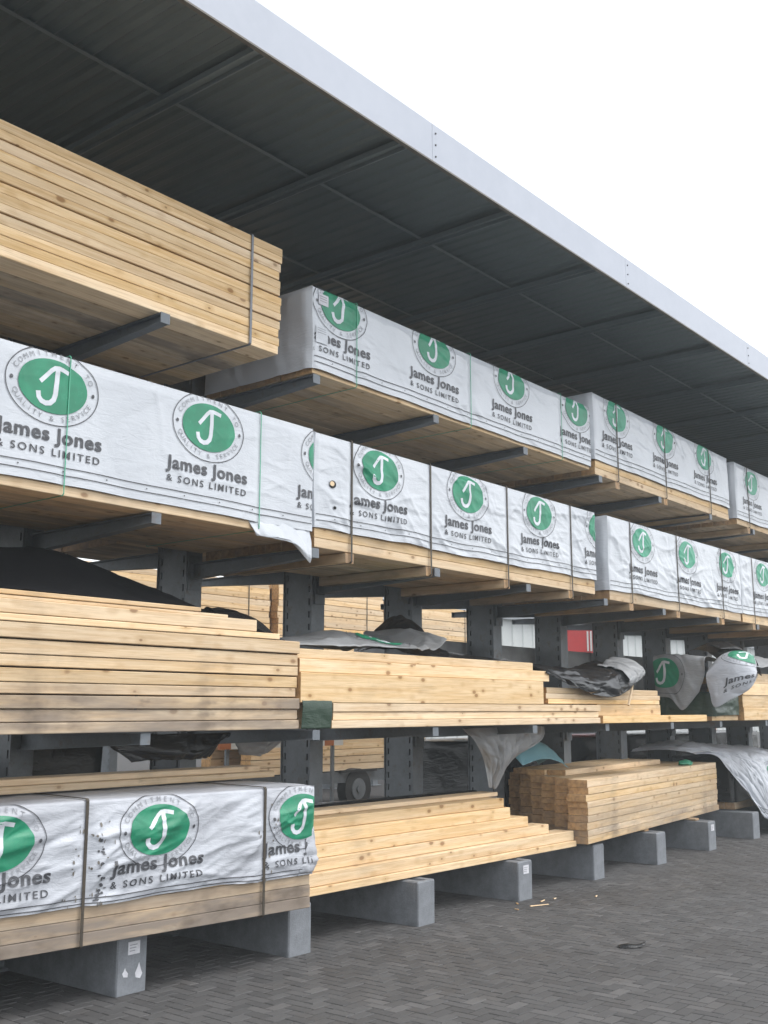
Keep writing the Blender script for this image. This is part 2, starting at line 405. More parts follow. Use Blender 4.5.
def lay_print(name, P, parent, mapper, dx, dy, clip=None, mats=INK, rot=0.0, scale=1.0):
    bm = bmesh.new(); ca, sa = math.cos(rot) * scale, math.sin(rot) * scale
    vs = [bm.verts.new((x * ca - y * sa + dx, x * sa + y * ca + dy, l)) for x, y, l in P.v]
    for f, m in zip(P.f, P.m):
        try: bm.faces.new([vs[i] for i in f]).material_index = m
        except ValueError: pass
    if clip:
        for ax, lim, sg in clip:
            co = [0, 0, 0]; co[ax] = lim; no = [0, 0, 0]; no[ax] = sg
            bmesh.ops.bisect_plane(bm, geom=bm.verts[:] + bm.edges[:] + bm.faces[:], plane_co=co, plane_no=no, dist=1e-6, clear_outer=True)
    if not bm.faces: bm.free(); return None
    bm.verts.index_update()
    a = np.array([tuple(v.co) for v in bm.verts])
    P3 = mapper(a[:, 0], a[:, 1], .0040 + .0009 * a[:, 2])
    for v, p in zip(bm.verts, P3): v.co = p
    me = bpy.data.meshes.new(name); bm.to_mesh(me); bm.free()
    for m in mats: me.materials.append(M[m])
    me.polygons.foreach_set('use_smooth', [True] * len(me.polygons))
    return link(name, me, parent)

# ------------------------------------------------------------------ timber packs
def band(parent, x, D, z0, z1, mat, wd=.018, off=.012, name='strap', yoff=0.0):
    """a strap that runs round a pack at x"""
    c = .012; p = [(-off, z0 - .004 + c), (-off, z1 + off - c), (-off + c, z1 + off), (D + off - c, z1 + off), (D + off, z1 + off - c), (D + off, z0 - .004 + c), (D + off - c, z0 - .004), (-off + c, z0 - .004)]
    mb = MB(); v = []; th = .003
    cy, cz = D / 2, (z0 + z1) / 2
    for (y, z) in p:
        iy = y + (th if y < cy else -th); iz = z + (th if z < cz else -th)
        v += [(x - wd / 2, y, z), (x + wd / 2, y, z), (x + wd / 2, iy, iz), (x - wd / 2, iy, iz)]
    n = len(p); f = []
    for i in range(n):
        a, b = i * 4, ((i + 1) % n) * 4
        for k in range(4): f.append((a + k, a + (k + 1) % 4, b + (k + 1) % 4, b + k))
    mb.add(v, f); return mb.build(name, mat, parent)

def lumber(parent, L, D, H, nl, nb, seed, name='lumber', rag=.012, gap=.0013, full=True, wear_shade=0.0, y0=0.0, dark_gap=(), endrag=.02, only=None):
    """boards of one bundle, held together by its straps"""
    r = random.Random(seed); mb = MB(); th = H / nl; bw = D / nb
    for i in range(nl):
        if only is not None and i not in only: continue
        dy = r.uniform(-rag, rag) * .5; e0 = r.uniform(0, endrag); e1 = r.uniform(0, endrag); g = .010 if i in dark_gap else gap
        for j in range(nb):
            if not full and 0 < i < nl - 1 and 0 < j < nb - 1: continue
            yy = y0 + j * bw + dy + (r.uniform(-rag, rag) * .4 if 0 < j < nb - 1 else 0)
            mb.board(e0 + r.uniform(0, endrag * .5), L - e1 - r.uniform(0, endrag * .5), yy + .0015, yy + bw - .0015, i * th + (g if i else 0), (i + 1) * th, .0035, r.random(), max(wear_shade, .8 if i == 0 and j > 0 else 0) * r.uniform(.4, 1.2))  # bottom layer behind its front board is darkened as painted underside shade
    return mb.build(name, 'wood', parent)

def wrapped_pack(loc, L, D, zb, H, label, seed, emblems=(), straps=(), strap_mat='strap_brown', rz=0.0, nfold=60, amp=.010, ang=0.05, sd=.4, film='film', emt=.545, group='wrapped packs of timber on the rack', let_dy=0.0, top_tilt=0.0, lip_layers=2, lip_wear=.25, stripes=True, strap_low=0.0, bearers=(), ink=INK, sag=.010, raise_left=0.0, fine=.02, pscale=1.0, st=(.052, .096)):
    root = empty('timber_pack', loc, rz, label, 'timber pack', group)
    core = MB(); r = random.Random(seed)
    zl = max(zb, .06); nl = lip_layers; th = zl / nl; nb = 7; bw = (D - .016) / nb
    for i in range(nl):
        for j in range(nb):
            y = .008 + j * bw
            core.board(.012 + r.uniform(0, .012), L - .012 - r.uniform(0, .012), y + .0025, y + bw - .0025, i * th + (.002 if i else r.uniform(0, .004)), (i + 1) * th, .0035, r.random(), max(lip_wear, .55 if i == 0 and j > 0 else 0) * r.uniform(.5, 1.2))  # lowest boards past the front one carry shade painted into their tone
    core.box(.03, L - .03, .015, D - .015, zl + .002, zb + H - .03, .4)
    core.build('lumber', 'wood', root)
    F = Folds(seed, L, H, nfold, amp, ang, sd, straps=straps)
    FT = Folds(seed + 7, L, D, max(6, nfold // 4), amp * .5, 0, .6, straps=straps)
    FE = Folds(seed + 3, D, H, 16, .012, 1.2, .5, .3, .03)
    rr = .018; Hf = H - rr; arc = rr * math.pi / 2; Lt = D - 2 * rr
    rs = random.Random(seed + 1); ph = [rs.uniform(0, 6.28) for _ in range(4)]
    def edge(u): return sag * (.5 * np.sin(u * 2.3 + ph[0]) + .5 * np.sin(u * 5.9 + ph[1]) + .25 * np.sin(u * 13 + ph[2]))
    def S(u, t, off):
        d = F(u, np.minimum(t, Hf)); m = smooth01(u / .03) * smooth01((L - u) / .03)
        d = d * m
        th = np.clip((t - Hf) / rr, 0, math.pi / 2); tt = np.maximum(t - Hf - arc, 0)
        dtop = FT(u, tt) * smooth01(tt / .05) * m * .6
        fr = t <= Hf
        d = d * (1 - smooth01((t - Hf + .05) / .05)) + np.where(fr, 0, dtop)
        ny, nz = -np.cos(th), np.sin(th)
        y = rr - rr * np.cos(th) + tt + ny * (d + off)
        z = np.minimum(t, Hf) + rr * np.sin(th) + nz * (d + off)
        z = z + edge(u) * np.clip(1 - np.minimum(t, Hf) / H, 0, 1) + raise_left * np.clip(1 - u / L, 0, 1) * np.clip(t / H, 0, 1)
        x = u + .006 * np.sin(t * 9 + ph[3]) * (1 - m)
        return np.stack([x, y, z + zb], -1)
    us = np.linspace(0, L, int(L / fine) + 1)
    ts = np.concatenate([np.linspace(0, Hf, int(H / fine) + 1)[:-1], Hf + np.linspace(0, arc, 4), Hf + arc + np.linspace(.02, Lt, 14)])
    U, T = np.meshgrid(us, ts, indexing='ij')
    wrap = grid_mesh('wrapping', S(U, T, 0.0), film, root)
    # the two gathered ends
    for e, x, sg in ((0, 0.0, -1), (1, L, 1)):
        ys = np.linspace(0, D, 40); zs = np.linspace(0, H, 28)
        Y, Z = np.meshgrid(ys, zs, indexing='ij')
        m = smooth01(Y / .05) * smooth01((D - Y) / .05) * smooth01((H - Z) / .04)
        d = (FE(Y, Z) + .020 * np.abs(np.sin((Y - Z * .6) * 5)) * smooth01(Z / .1)) * m
        zz = Z + float(edge(np.array([x]))[0]) * (1 - Z / H) + raise_left * (1 - e) * (Z / H) + zb
        yy = np.clip(Y, 0, D)
        P = np.stack([x + sg * (d + .0005) + .006 * np.sin(Z * 9 + ph[3]) * 1.0, yy, np.minimum(zz, zb + H + raise_left * (1 - e))], -1)
        grid_mesh('end_flap', P, film, wrap)
    for i, c in enumerate(emblems):
        clip = [(0, .004, -1), (0, L - .004, 1), (1, Hf + arc + Lt * .5, 1)]
        lay_print('printed_logo', logo(emt, let_dy, pscale), wrap, S, c, 0, clip, ink)
    if stripes:
        P = Print(); xs = np.linspace(.01, L - .01, int(L / .025))
        for t in st: P.strip([(x, t) for x in xs], .0055, 1, 1)
        for x in np.arange(.2, L, .29) if st[0] > .03 else (): P.ellipse(x, .074, .005, .005, 1, 1, 1, 8)
        lay_print('printed_stripe', P, wrap, S, 0, 0, None, ink)
    for x in straps: band(root, x, D, -strap_low, zb + H + raise_left * (1 - x / L), strap_mat, .018 if strap_mat != 'strap_green' else .006, .011)
    for x in bearers:
        b = MB(); b.board(-D / 2, D / 2, -.045, .045, -.075, -.002, .004, r.random(), .5)
        o = b.build('bearer', 'wood', root, (x, D / 2 + .01, 0)); o.rotation_euler.z = R(90)
    return root, wrap, S

def open_pack(loc, L, D, H, nl, nb, label, seed, straps=(), strap_mat='strap_grey', rz=0.0, wear_shade=0.0, group='unwrapped timber packs', dark_gap=(), rag=.012, full=False, endrag=.03):
    root = empty('timber_pack', loc, rz, label, 'timber pack', group)
    lumber(root, L, D, H, nl, nb, seed, wear_shade=wear_shade, dark_gap=dark_gap, rag=rag, full=full, endrag=endrag)
    for x in straps: band(root, x, D, 0, H, strap_mat, .02, .012)
    return root

ORD = ['lowest', 'second lowest', 'third from bottom', 'fourth from bottom', 'fifth from bottom', 'sixth from bottom', 'seventh from bottom', 'eighth from bottom', 'ninth from bottom', 'tenth from bottom', 'eleventh from bottom', 'topmost']
def plank(x0, x1, y0, wd, z0, z1, label, group, seed, wear_shade=0.0, rz=0.0, tint=None, bow=0.0, c=.004):
    r = random.Random(seed); L = x1 - x0
    mb = MB(); mb.board(0, L, 0, wd, 0, z1 - z0, c, r.random() if tint is None else tint, wear_shade, 0, bow, 8)
    o = mb.build('plank', 'wood', None, (x0, y0, z0)); o.rotation_euler.z = rz
    return tag(o, label, 'plank', group)

# ------------------------------------------------------------------ ground
mb = MB(); mb.add([(-400, -400, -.0035), (600, -400, -.0035), (600, 600, -.0035), (-400, 600, -.0035)], [(0, 1, 2, 3)])
tag(mb.build('ground', 'ground'), 'dark yard ground reaching away behind and beyond the rack', None, None, 'structure')
def paving():
    r = random.Random(5); mb = MB(); a = .077; ca, sa = 1.0, 0.0; g = .003; ch = .004
    for i in range(0, 292):
        for j in range(60, 144):
            k = (i - j) % 4
            if k == 0: w_, h_ = 2, 1
            elif k == 3: w_, h_ = 1, 2
            else: continue
            if k == 3: x0, y0 = i * a, j * a
            else: x0, y0 = i * a, j * a
            cx, cy = x0 + w_ * a / 2, y0 + h_ * a / 2
            X = 1.0 + cx * ca - cy * sa; Y = cx * sa + cy * ca - 4.0
            if not (1.2 < X < 23 and .8 < Y < 6.9): continue
            if Y > 5.9 and X > 12: continue
            dz = r.uniform(-.0025, .001); tx, ty = r.uniform(-.012, .012), r.uniform(-.012, .012)
            lx, ly = w_ * a / 2 - g / 2, h_ * a / 2 - g / 2
            v = []
            for (ex, ey, ez) in ((lx, ly, -.007), (lx - ch, ly - ch, 0)):
                for sx, sy in ((-1, -1), (1, -1), (1, 1), (-1, 1)):
                    px, py = cx + sx * ex, cy + sy * ey
                    v.append((1.0 + px * ca - py * sa, px * sa + py * ca - 4.0, ez + dz + (sx * ex * tx + sy * ey * ty if ez == 0 else 0)))
            mb.add(v, [(4, 5, 6, 7), (0, 1, 5, 4), (1, 2, 6, 5), (2, 3, 7, 6), (3, 0, 4, 7)], r.random())
    return mb.build('paving', 'paver')
tag(paving(), 'dark herringbone block paving in front of the timber rack', None, None, 'structure')

# ------------------------------------------------------------------ the rack: uprights with arms
XK = [4.10 + 1.42 * k for k in range(-3, 11)]
YC0, YC1 = 6.38, 6.71
def upright_mesh(h):
    mb = MB(); hw = .068
    # front and rear channels with a slotted web on both sides
    zs = [0.0]; z = .30
    while z < h - .2: zs += [z, z + .055]; z += .11
    zs.append(h)
    ys = [YC0, YC0 + .026, YC0 + .044, YC1 - .044, YC1 - .026, YC1]
    for sx in (-1, 1):
        x = sx * hw
        for a in range(len(zs) - 1):
            for b in range(5):
                z0, z1, y0, y1 = zs[a], zs[a + 1], ys[b], ys[b + 1]
                q = [(x, y0, z0), (x, y1, z0), (x, y1, z1), (x, y0, z1)]
                if a % 2 == 1 and b in (1, 3):
                    xi = x - sx * .02; p = [(xi, yy, zz) for _, yy, zz in q]
                    mb.add(q + p, [(0, 1, 5, 4), (1, 2, 6, 5), (2, 3, 7, 6), (3, 0, 4, 7)])
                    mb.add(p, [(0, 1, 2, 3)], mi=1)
                else: mb.add(q, [(0, 1, 2, 3)])
    for y, s in ((YC0, -1), (YC1, 1)):
        mb.add([(-hw, y, 0), (hw, y, 0), (hw, y, h), (-hw, y, h)], [(0, 1, 2, 3)])
        mb.box(-hw - .012, hw + .012, min(y + s * .001, y + s * .009), max(y + s * .001, y + s * .009), 0, h)
    mb.add([(-hw, YC0, h), (hw, YC0, h), (hw, YC1, h), (-hw, YC1, h)], [(0, 1, 2, 3)])
    mb.box(-.14, .14, YC0 - .06, YC1 + .06, 0, .016)
    return mb
def arm_mesh(y_in, y_out):
    """tapered I section; local z = 0 is its top"""
    s = 1 if y_out > y_in else -1; mb = MB(); hw = .034; d0, d1, tk = .125, .062, .009
    y_in += s * .010
    def slab(za0, za1, zb0, zb1, w_):
        v = [(-w_, y_in, za0), (w_, y_in, za0), (w_, y_in, za1), (-w_, y_in, za1), (-w_, y_out, zb0), (w_, y_out, zb0), (w_, y_out, zb1), (-w_, y_out, zb1)]
        mb.add(v, [(0, 3, 2, 1), (4, 5, 6, 7), (0, 1, 5, 4), (1, 2, 6, 5), (2, 3, 7, 6), (3, 0, 4, 7)])
    slab(-tk, 0, -tk, 0, hw); slab(-d0, -d0 + tk, -d1, -d1 + tk, hw); slab(-d0 + tk + .0005, -tk - .0005, -d1 + tk + .0005, -tk - .0005, .005)
    ya, yb = sorted((y_out + s * .0005, y_out + s * .009))
    mb.box(-hw - .002, hw + .002, ya, yb, -d1 - .003, .002)
    ya, yb = sorted((y_in - s * .0005, y_in + s * .014))                 # bolting plate on the upright
    ya, yb = sorted((y_in, y_in + s * .012))
    mb.box(-.062, -hw - .002, ya, yb, -.21, .06); mb.box(hw + .002, .062, ya, yb, -.21, .06); mb.box(-hw - .002, hw + .002, ya, yb, -.21, -d0 - .001); mb.box(-hw - .002, hw + .002, ya, yb, .001, .06)
    return mb
T4 = {3: 4.025, 4: 3.985, 5: 3.985, 6: 3.985, 7: 3.955, 8: 3.955, 9: 3.955}
T3 = {0: 2.765, 1: 2.765, 2: 2.765, 3: 2.765, 4: 2.715, 5: 2.715, 6: 2.715}
rack = empty('cantilever_rack', (4.13, 6.56, 0), 0, 'long grey steel cantilever rack with slotted uprights holding the timber in the foreground', 'storage rack')
up_me = upright_mesh(5.42).build('upright', ['steel', 'hole'], rack).data
bpy.data.objects.remove(rack.children[0])
fa_me = arm_mesh(YC0, 5.10).build('arm', 'arm_steel').data; ra_me = arm_mesh(YC1, 7.95).build('arm', 'arm_steel').data
for o in [o for o in col.objects if o.name.startswith('arm')]: bpy.data.objects.remove(o)
for k, X in enumerate(XK):
    u = link('upright', up_me, rack, (X - 4.13, -6.56, 0))
    for t, z in ((2, 1.465), (3, T3.get(k, 2.695)), (4, T4.get(k, 4.02 if k < 3 else 3.95))):
        jit = .004 * math.sin(k * 7.1 + t)
        link('arm', fa_me, u, (0, .02 * math.sin(k * 3.3 + t * 2), z + jit * 0))
        link('arm', ra_me, u, (0, 0, z + (.12 if t == 3 else 0)))
# horizontal and diagonal braces between some uprights
for k in (1, 7, 11):
    mb = MB(); x0, x1 = XK[k] + .066, XK[k + 1] - .066
    mb.cyl((x0, 6.60, 3.2), (x1, 6.60, 4.9), .018, 10); mb.build('brace', 'steel', rack, (-4.13, -6.56, 0))
    mb = MB(); mb.box(x0, x1, 6.53, 6.59, 4.95, 5.01); mb.build('brace', 'steel', rack, (-4.13, -6.56, 0))

# ------------------------------------------------------------------ canopy roof
YF, YR, RX0, RX1 = 4.20, 8.92, -3.28, 20.7
roof = empty('canopy_roof', (4.13, 6.56, 5.43), 0, 'dark undersided canopy roof with a pale grey fascia over the rack', 'roof')
RL = (-4.13, -6.56, -5.43)
mb = MB(); x = RX0; zd = 5.530; prof = []
while x < RX1: prof += [(x, zd), (x + .05, zd), (x + .07, zd + .014), (x + .115, zd + .014), (x + .135, zd)]; x += .135
n = len(prof); v = []
for y in (YF + .03, YR - .03):
    v += [(px, y, pz) for px, pz in prof]
for y in (YF + .03, YR - .03): v += [(px, y, pz + .004) for px, pz in prof]
mb.add(v, [(i, i + 1, n + i + 1, n + i) for i in range(n - 1)] + [(2 * n + i, 3 * n + i, 3 * n + i + 1, 2 * n + i + 1) for i in range(n - 1)])
mb.build('roof_sheet', 'deck', roof, RL)
for X in [4.085 + 1.39 * k for k in range(-3, 12)]:
    mb = MB()
    for sx in (-.046, .036): mb.box(X + sx, X + sx + .010, YF + .034, YR - .034, 5.462, 5.502)
    mb.box(X - .0355, X + .0355, YF + .034, YR - .034, 5.492, 5.502)
    mb.build('rafter', 'rafter', roof, RL)
for Y in (5.14, 6.3, 7.6):
    mb = MB(); mb.box(RX0, RX1, Y - .016, Y + .016, 5.506, 5.511); mb.box(RX0, RX1, Y + .010, Y + .016, 5.5115, 5.5295)
    mb.build('purlin', 'rafter', roof, RL)
for y0, y1 in ((YF, YF + .024), (YR - .024, YR)):
    x = RX0; first = True
    while x < RX1 - .1:
        x2 = min(RX1, x + 3.0); mb = MB(); s_ = -1 if y0 == YF else 1
        mb.box(x + .0015, x2 - .0015, y0, y1, 5.43, 5.722)
        f = mb.build('fascia', 'fascia', roof, RL)
        if s_ < 0:
            for q in range(3):
                b = MB(); b.cyl((x + .04, y0 - .006, 5.48 + q * .09), (x + .04, y0 - .0002, 5.48 + q * .09), .007, 10)
                b.build('screw', 'bolt', f)
        x = x2
for y0, y1 in ((YF - .012, YF + .02), (YR - .02, YR + .012)):            # folded drip edge under and cap over the fascia
    mb = MB(); mb.box(RX0, RX1, y0, y1, 5.416, 5.428); mb.build('drip_edge', 'drip', roof, RL)

# ------------------------------------------------------------------ concrete sleepers
BLK = [(2.80, 5.30), (4.20, 5.275), (5.535, 5.21), (6.885, 5.17), (8.295, 5.165), (9.74, 5.23), (11.09, 5.21), (12.55, 5.255), (14.0, 5.275), (15.4, 5.26), (16.8, 5.26)]
BLAB = ['beyond the left edge under the nearest wrapped pack', 'with white marks and paper label under the soiled wrapped pack', 'under the right end of the soiled wrapped pack', 'under the left half of the long low plank stack', 'with small white label under the long low plank stack', 'under the left corner of the fanned plank stack', 'under the middle of the fanned plank stack', 'with small pale label under the fanned stack', 'under the grey draped film at the right', 'under the draped film beyond the frame edge', 'farthest along under the draped film']
for i, (bx, by) in enumerate(BLK):
    rt_ = empty('concrete_block', (bx, by, 0), R((-1, 1.2, -.6, .5, -1, .8, 0, 1, -.5, .4, 0)[i]), 'grey concrete sleeper ' + BLAB[i], 'concrete block', 'concrete sleepers under the bottom tier')
    # a cast sleeper with a shallow channel along its top
    h_, hw_ = .322, .108; r = random.Random(i)
    sec = [(-hw_, 0), (hw_, 0), (hw_, h_ - .008), (hw_ - .008, h_), (.040, h_), (.030, h_ - .035), (-.030, h_ - .035), (-.040, h_), (-hw_ + .008, h_), (-hw_, h_ - .008)]
    ns = len(sec); vv = []; ys_ = [0, .008, .03, .04, .3, .6, .9, 1.09, 1.10, 1.13, 1.138]
    for a_, yy in enumerate(ys_):
        k_ = .93 if a_ in (0, len(ys_) - 1) else 1
        vv += [(px * k_ + r.uniform(-.0015, .0015), yy, (pz - .15) * (k_ if pz > .01 else 1) + .15 if pz > .01 else 0) for px, pz in (sec if 2 < a_ < len(ys_) - 3 else [(qx, h_ if (abs(qx) < .05 and qz > .1) else qz) for qx, qz in sec])]
    ff = [(a_ * ns + k_, a_ * ns + (k_ + 1) % ns, (a_ + 1) * ns + (k_ + 1) % ns, (a_ + 1) * ns + k_) for a_ in range(len(ys_) - 1) for k_ in range(ns)]
    ff += [tuple(range(ns - 1, -1, -1)), tuple(range((len(ys_) - 1) * ns, len(ys_) * ns))]
    mb = MB(); mb.add(vv, ff); mb.build('body', 'concrete', rt_)
    if i in (1, 4, 7):
        mb = MB(); mb.box(-.035, .05, -.0035, -.0008, .215, .285)
        for q in range(3): mb.box(-.025, .030 - .008 * q, -.0048, -.0038, .265 - q * .016, .270 - q * .016, mi=1)
        mb.build('paper_label', ['paper', 'ink_grey'], rt_)
    if i == 1:
        for cx in (-.05, .045):
            mb = MB(); mb.add([(cx + a * 1.5, -.0016, b * 1.0) for a, b in (((-.012, .085), (.010, .075), (.020, .10), (.012, .125), (.003, .165), (-.004, .14), (-.015, .11)) if cx > 0 else ((-.008, .10), (.012, .095), (.014, .115), (.002, .135), (-.001, .15), (-.008, .13), (-.014, .12)))], [(0, 1, 2, 3, 4, 5, 6)])
            mb.build('paper_scrap', 'paper', rt_)

# ------------------------------------------------------------------ tier 4 (top)
YP = 5.10
open_pack((-.60, YP, 4.03), 5.75, 1.15, .785, 13, 6, 'unwrapped pale timber pack with one grey strap on the top tier at upper left', 11, (2.0, 5.44), dark_gap=(4, 7, 11), rag=.010, group=None)
pB, wB, SB = wrapped_pack((5.462, YP, 3.99), 4.15, 1.15, .03, .630, 'white wrapped pack with green straps on the top tier, right of the unwrapped pack', 21, (.300, 1.470, 2.654, 3.856), (.486, 2.005, 3.564), 'strap_green', nfold=60, amp=.0075, ang=-.3, sd=.3, emt=.525, lip_layers=1, let_dy=-.01, sag=.006, fine=.012)
def sticker(wrap, S, x0, x1, t0, t1, name='paper_label', lines=True, mat='paper'):
    P = Print(); nx, ny = 6, 5
    P.add([(x0 + (x1 - x0) * i / nx, t0 + (t1 - t0) * j / ny) for i in range(nx + 1) for j in range(ny + 1)], [(i * (ny + 1) + j, (i + 1) * (ny + 1) + j, (i + 1) * (ny + 1) + j + 1, i * (ny + 1) + j + 1) for i in range(nx) for j in range(ny)], 4, 0)
    if lines:
        for q in range(3): P.strip([(x0 + .012 + (x1 - x0 - .03) * k / 4, t1 - .02 - q * .018) for k in range(5)], .005, 5, 1)
    return lay_print(name, P, wrap, S, 0, 0, None, [mat, 'ink_grey'])
sticker(wB, SB, .05, .155, .50, .585); sticker(wB, SB, .02, .14, .20, .33, 'paper_label', True, 'film')
wrapped_pack((9.70, YP, 3.965), 3.56, 1.15, .15, .665, 'white wrapped pack with pale lumber lip on the top tier, third along from the left', 31, (.487, 1.665, 2.795), (.50, 1.68, 2.95), 'strap_brown', nfold=60, amp=.0095, ang=-.45, sd=.35, emt=.525, raise_left=.05, sag=.008, bearers=(.5, 1.68, 2.95), ink=['ink_green2'] + INK[1:])
wrapped_pack((13.50, YP, 3.96), 4.1, 1.15, .075, .745, 'white wrapped pack on the top tier cut by the right edge of the photo', 41, (.54, 1.71, 2.88), (.42, 1.9, 3.4), 'strap_brown', nfold=56, amp=.0095, ang=-.3, emt=.54, lip_layers=1, ink=['ink_green2'] + INK[1:], bearers=(.42, 1.9))
# ------------------------------------------------------------------ tier 3
pE, wE, SE = wrapped_pack((.05, YP, 2.775), 5.435, 1.15, .055, .745, 'smooth white wrapped pack with green straps on the third tier, its corner torn', 51, (.963, 2.128, 3.293, 4.446, 5.60), (.62, 1.9, 3.398, 4.909), 'strap_green', nfold=34, amp=.006, ang=-.1, sd=.9, emt=.545, lip_layers=1, sag=.004, fine=.012)
pF, wF, SF = wrapped_pack((5.502, YP, 2.725), 4.14, 1.15, .14, .695, 'creased white wrapped pack with brown straps in the middle of the third tier', 61, (-.45, .710, 1.882, 3.049, 4.215), (.397, 1.37, 2.508, 3.641), 'strap_brown', nfold=90, amp=.0095, ang=-.3, sd=.45, emt=.525, fine=.012, strap_low=.072, bearers=(.397, 1.37, 2.508, 3.641), let_dy=-.005)
wrapped_pack((9.915, YP, 2.70), 3.56, 1.15, .10, .770, 'creased white wrapped pack with brown straps on the third tier, second from the right edge', 71, (.764, 1.928, 3.092), (.495, 1.658, 2.95), 'strap_brown', nfold=80, amp=.0105, ang=-.3, sd=.5, emt=.57, lip_layers=1, fine=.015, bearers=(.495, 1.658, 2.95), ink=['ink_green2'] + INK[1:])
wrapped_pack((13.50, YP, 2.695), 4.1, 1.15, .11, .76, 'white wrapped pack on the third tier cut by the right edge of the photo', 81, (.75, 1.92, 3.1), (.40, 1.7, 3.2), 'strap_brown', nfold=70, amp=.0105, ang=-.3, sd=.5, emt=.56, lip_layers=1, bearers=(.4, 1.7), ink=['ink_green2'] + INK[1:])
def sheet(ctrl, nu, nv):
    """Catmull-Rom surface through a net of control points -> function (a, b in 0..1) -> points"""
    K = np.array(ctrl, float); m, n = K.shape[:2]
    def cr(P, t):
        k = P.shape[0]; x = np.clip(t, 0, 1) * (k - 1); i = np.minimum(x.astype(int), k - 2); f = (x - i)
        g = lambda q: np.clip(q, 0, k - 1)
        c = np.stack([-.5 * f + f**2 - .5 * f**3, 1 - 2.5 * f**2 + 1.5 * f**3, .5 * f + 2 * f**2 - 1.5 * f**3, -.5 * f**2 + .5 * f**3], -1)
        return i, c, g
    def ev(a, b):
        ia, ca, ga = cr(K, a); ib, cb, gb = cr(K.swapaxes(0, 1), b); out = 0
        for p in range(4):
            for q in range(4):
                out = out + (ca[..., p] * cb[..., q])[..., None] * K[np.clip(ia - 1 + p, 0, m - 1), np.clip(ib - 1 + q, 0, n - 1)]
        return out
    return ev
def loose_sheet(name, ctrl, mat, label, cat, seed, W, H, nfold=30, amp=.02, ang=0.3, sd=.8, sig=.035, ln=.3, nu=60, nv=40, parent=None, prints=(), group=None, ink=INK, thick=.002, bulge=.01):
    ev = sheet(ctrl, nu, nv); F = Folds(seed, W, H, nfold, amp, ang, sd, ln, sig, (), bulge)
    def S(x, y, off):
        a, b = x / W, y / H; e = 1e-3
        p = ev(a, b); du = ev(a + e, b) - ev(a - e, b); dv = ev(a, b + e) - ev(a, b - e)
        nrm = np.cross(du, dv); nrm = nrm / (np.linalg.norm(nrm, axis=-1, keepdims=True) + 1e-12)
        return p + nrm * (F(x, y) + off)[..., None]
    A, B = np.meshgrid(np.linspace(0, W, nu), np.linspace(0, H, nv), indexing='ij')
    P = S(A, B, 0.0)
    if parent is None:
        org = P.reshape(-1, 3).mean(0); org[2] = P[..., 2].min()
        o = grid_mesh(name, P - org, mat, None, True, thick, tuple(org)); tag(o, label, cat, group); lp = tuple(-org)
    else:
        o = grid_mesh(name, P, mat, parent, True, thick); org = np.zeros(3)
    for (pr, nm, dx, dy, rot, scl) in prints:
        clip = [(0, .003, -1), (0, W - .003, 1), (1, .003, -1), (1, H - .003, 1)]
        lay_print(nm, pr, o, lambda x, y, off: S(x, y, off + .002) - org, dx, dy, clip, ink, rot, scl)
    return o
# torn corner of the smooth pack: the film hangs open below its right end
loose_sheet('torn_flap', [[(4.820, -.012, .075), (4.860, -.03, -.01), (4.900, -.02, -.06), (4.960, .02, -.05)],
                          [(5.050, -.014, .075), (5.070, -.05, -.03), (5.080, -.05, -.055), (5.100, .0, -.035)],
                          [(5.220, -.014, .075), (5.240, -.045, .0), (5.260, -.07, -.075), (5.280, -.05, -.12)],
                          [(5.410, -.012, .075), (5.420, -.03, -.02), (5.415, -.04, -.115), (5.410, -.02, -.175)]], 'film', None, None, 52, .6, .3, 14, .012, 1.0, .6, .03, .15, 36, 24, pE)
# punctured film on the creased pack
P = Print(); P.ellipse(.175, .33, .035, .028, 4, 1, 2, 14); P.ellipse(.168, .333, .024, .018, 5, 0, 2, 12); P.ellipse(.20, .16, .016, .012, 4, 1, 2, 10)
lay_print('puncture', P, wF, SF, 0, 0, None, ['wood', 'hole'])

# ------------------------------------------------------------------ tier 2 loose stacks
z = 1.472
hgt = [.062, .070, .074, .066, .076, .070, .078, .090, .042, .078, .024, .030]
endx = [5.365, 5.36, 5.37, 5.352, 5.365, 5.37, 5.362, 5.368, 5.17, 4.96, 4.75, 4.52]
for i, h in enumerate(hgt):
    r = random.Random(100 + i)
    lab = ('greyed weathered' if i < 4 else 'pale knotty') + ' long plank, ' + ORD[i] + ' in the second-tier stack at left'
    plank(-.4, endx[i], YP + r.uniform(-.014, .014) + (.03 if i > 9 else 0), .225, z + (.008 if i in (3, 5, 7) else .003), z + h - .001, lab, 'planks at the left of the second tier', 200 + i, (1.0, .95, .9, .55, .3, .3, .15, .05, .05, .1, .2, .3)[i])
    z += h
open_pack((.8, YP + .25, 1.472), 4.3, .90, .66, 9, 4, 'hidden unwrapped timber pack behind the loose planks at the left of the second tier', 301, (1.0, 3.4), group=None)
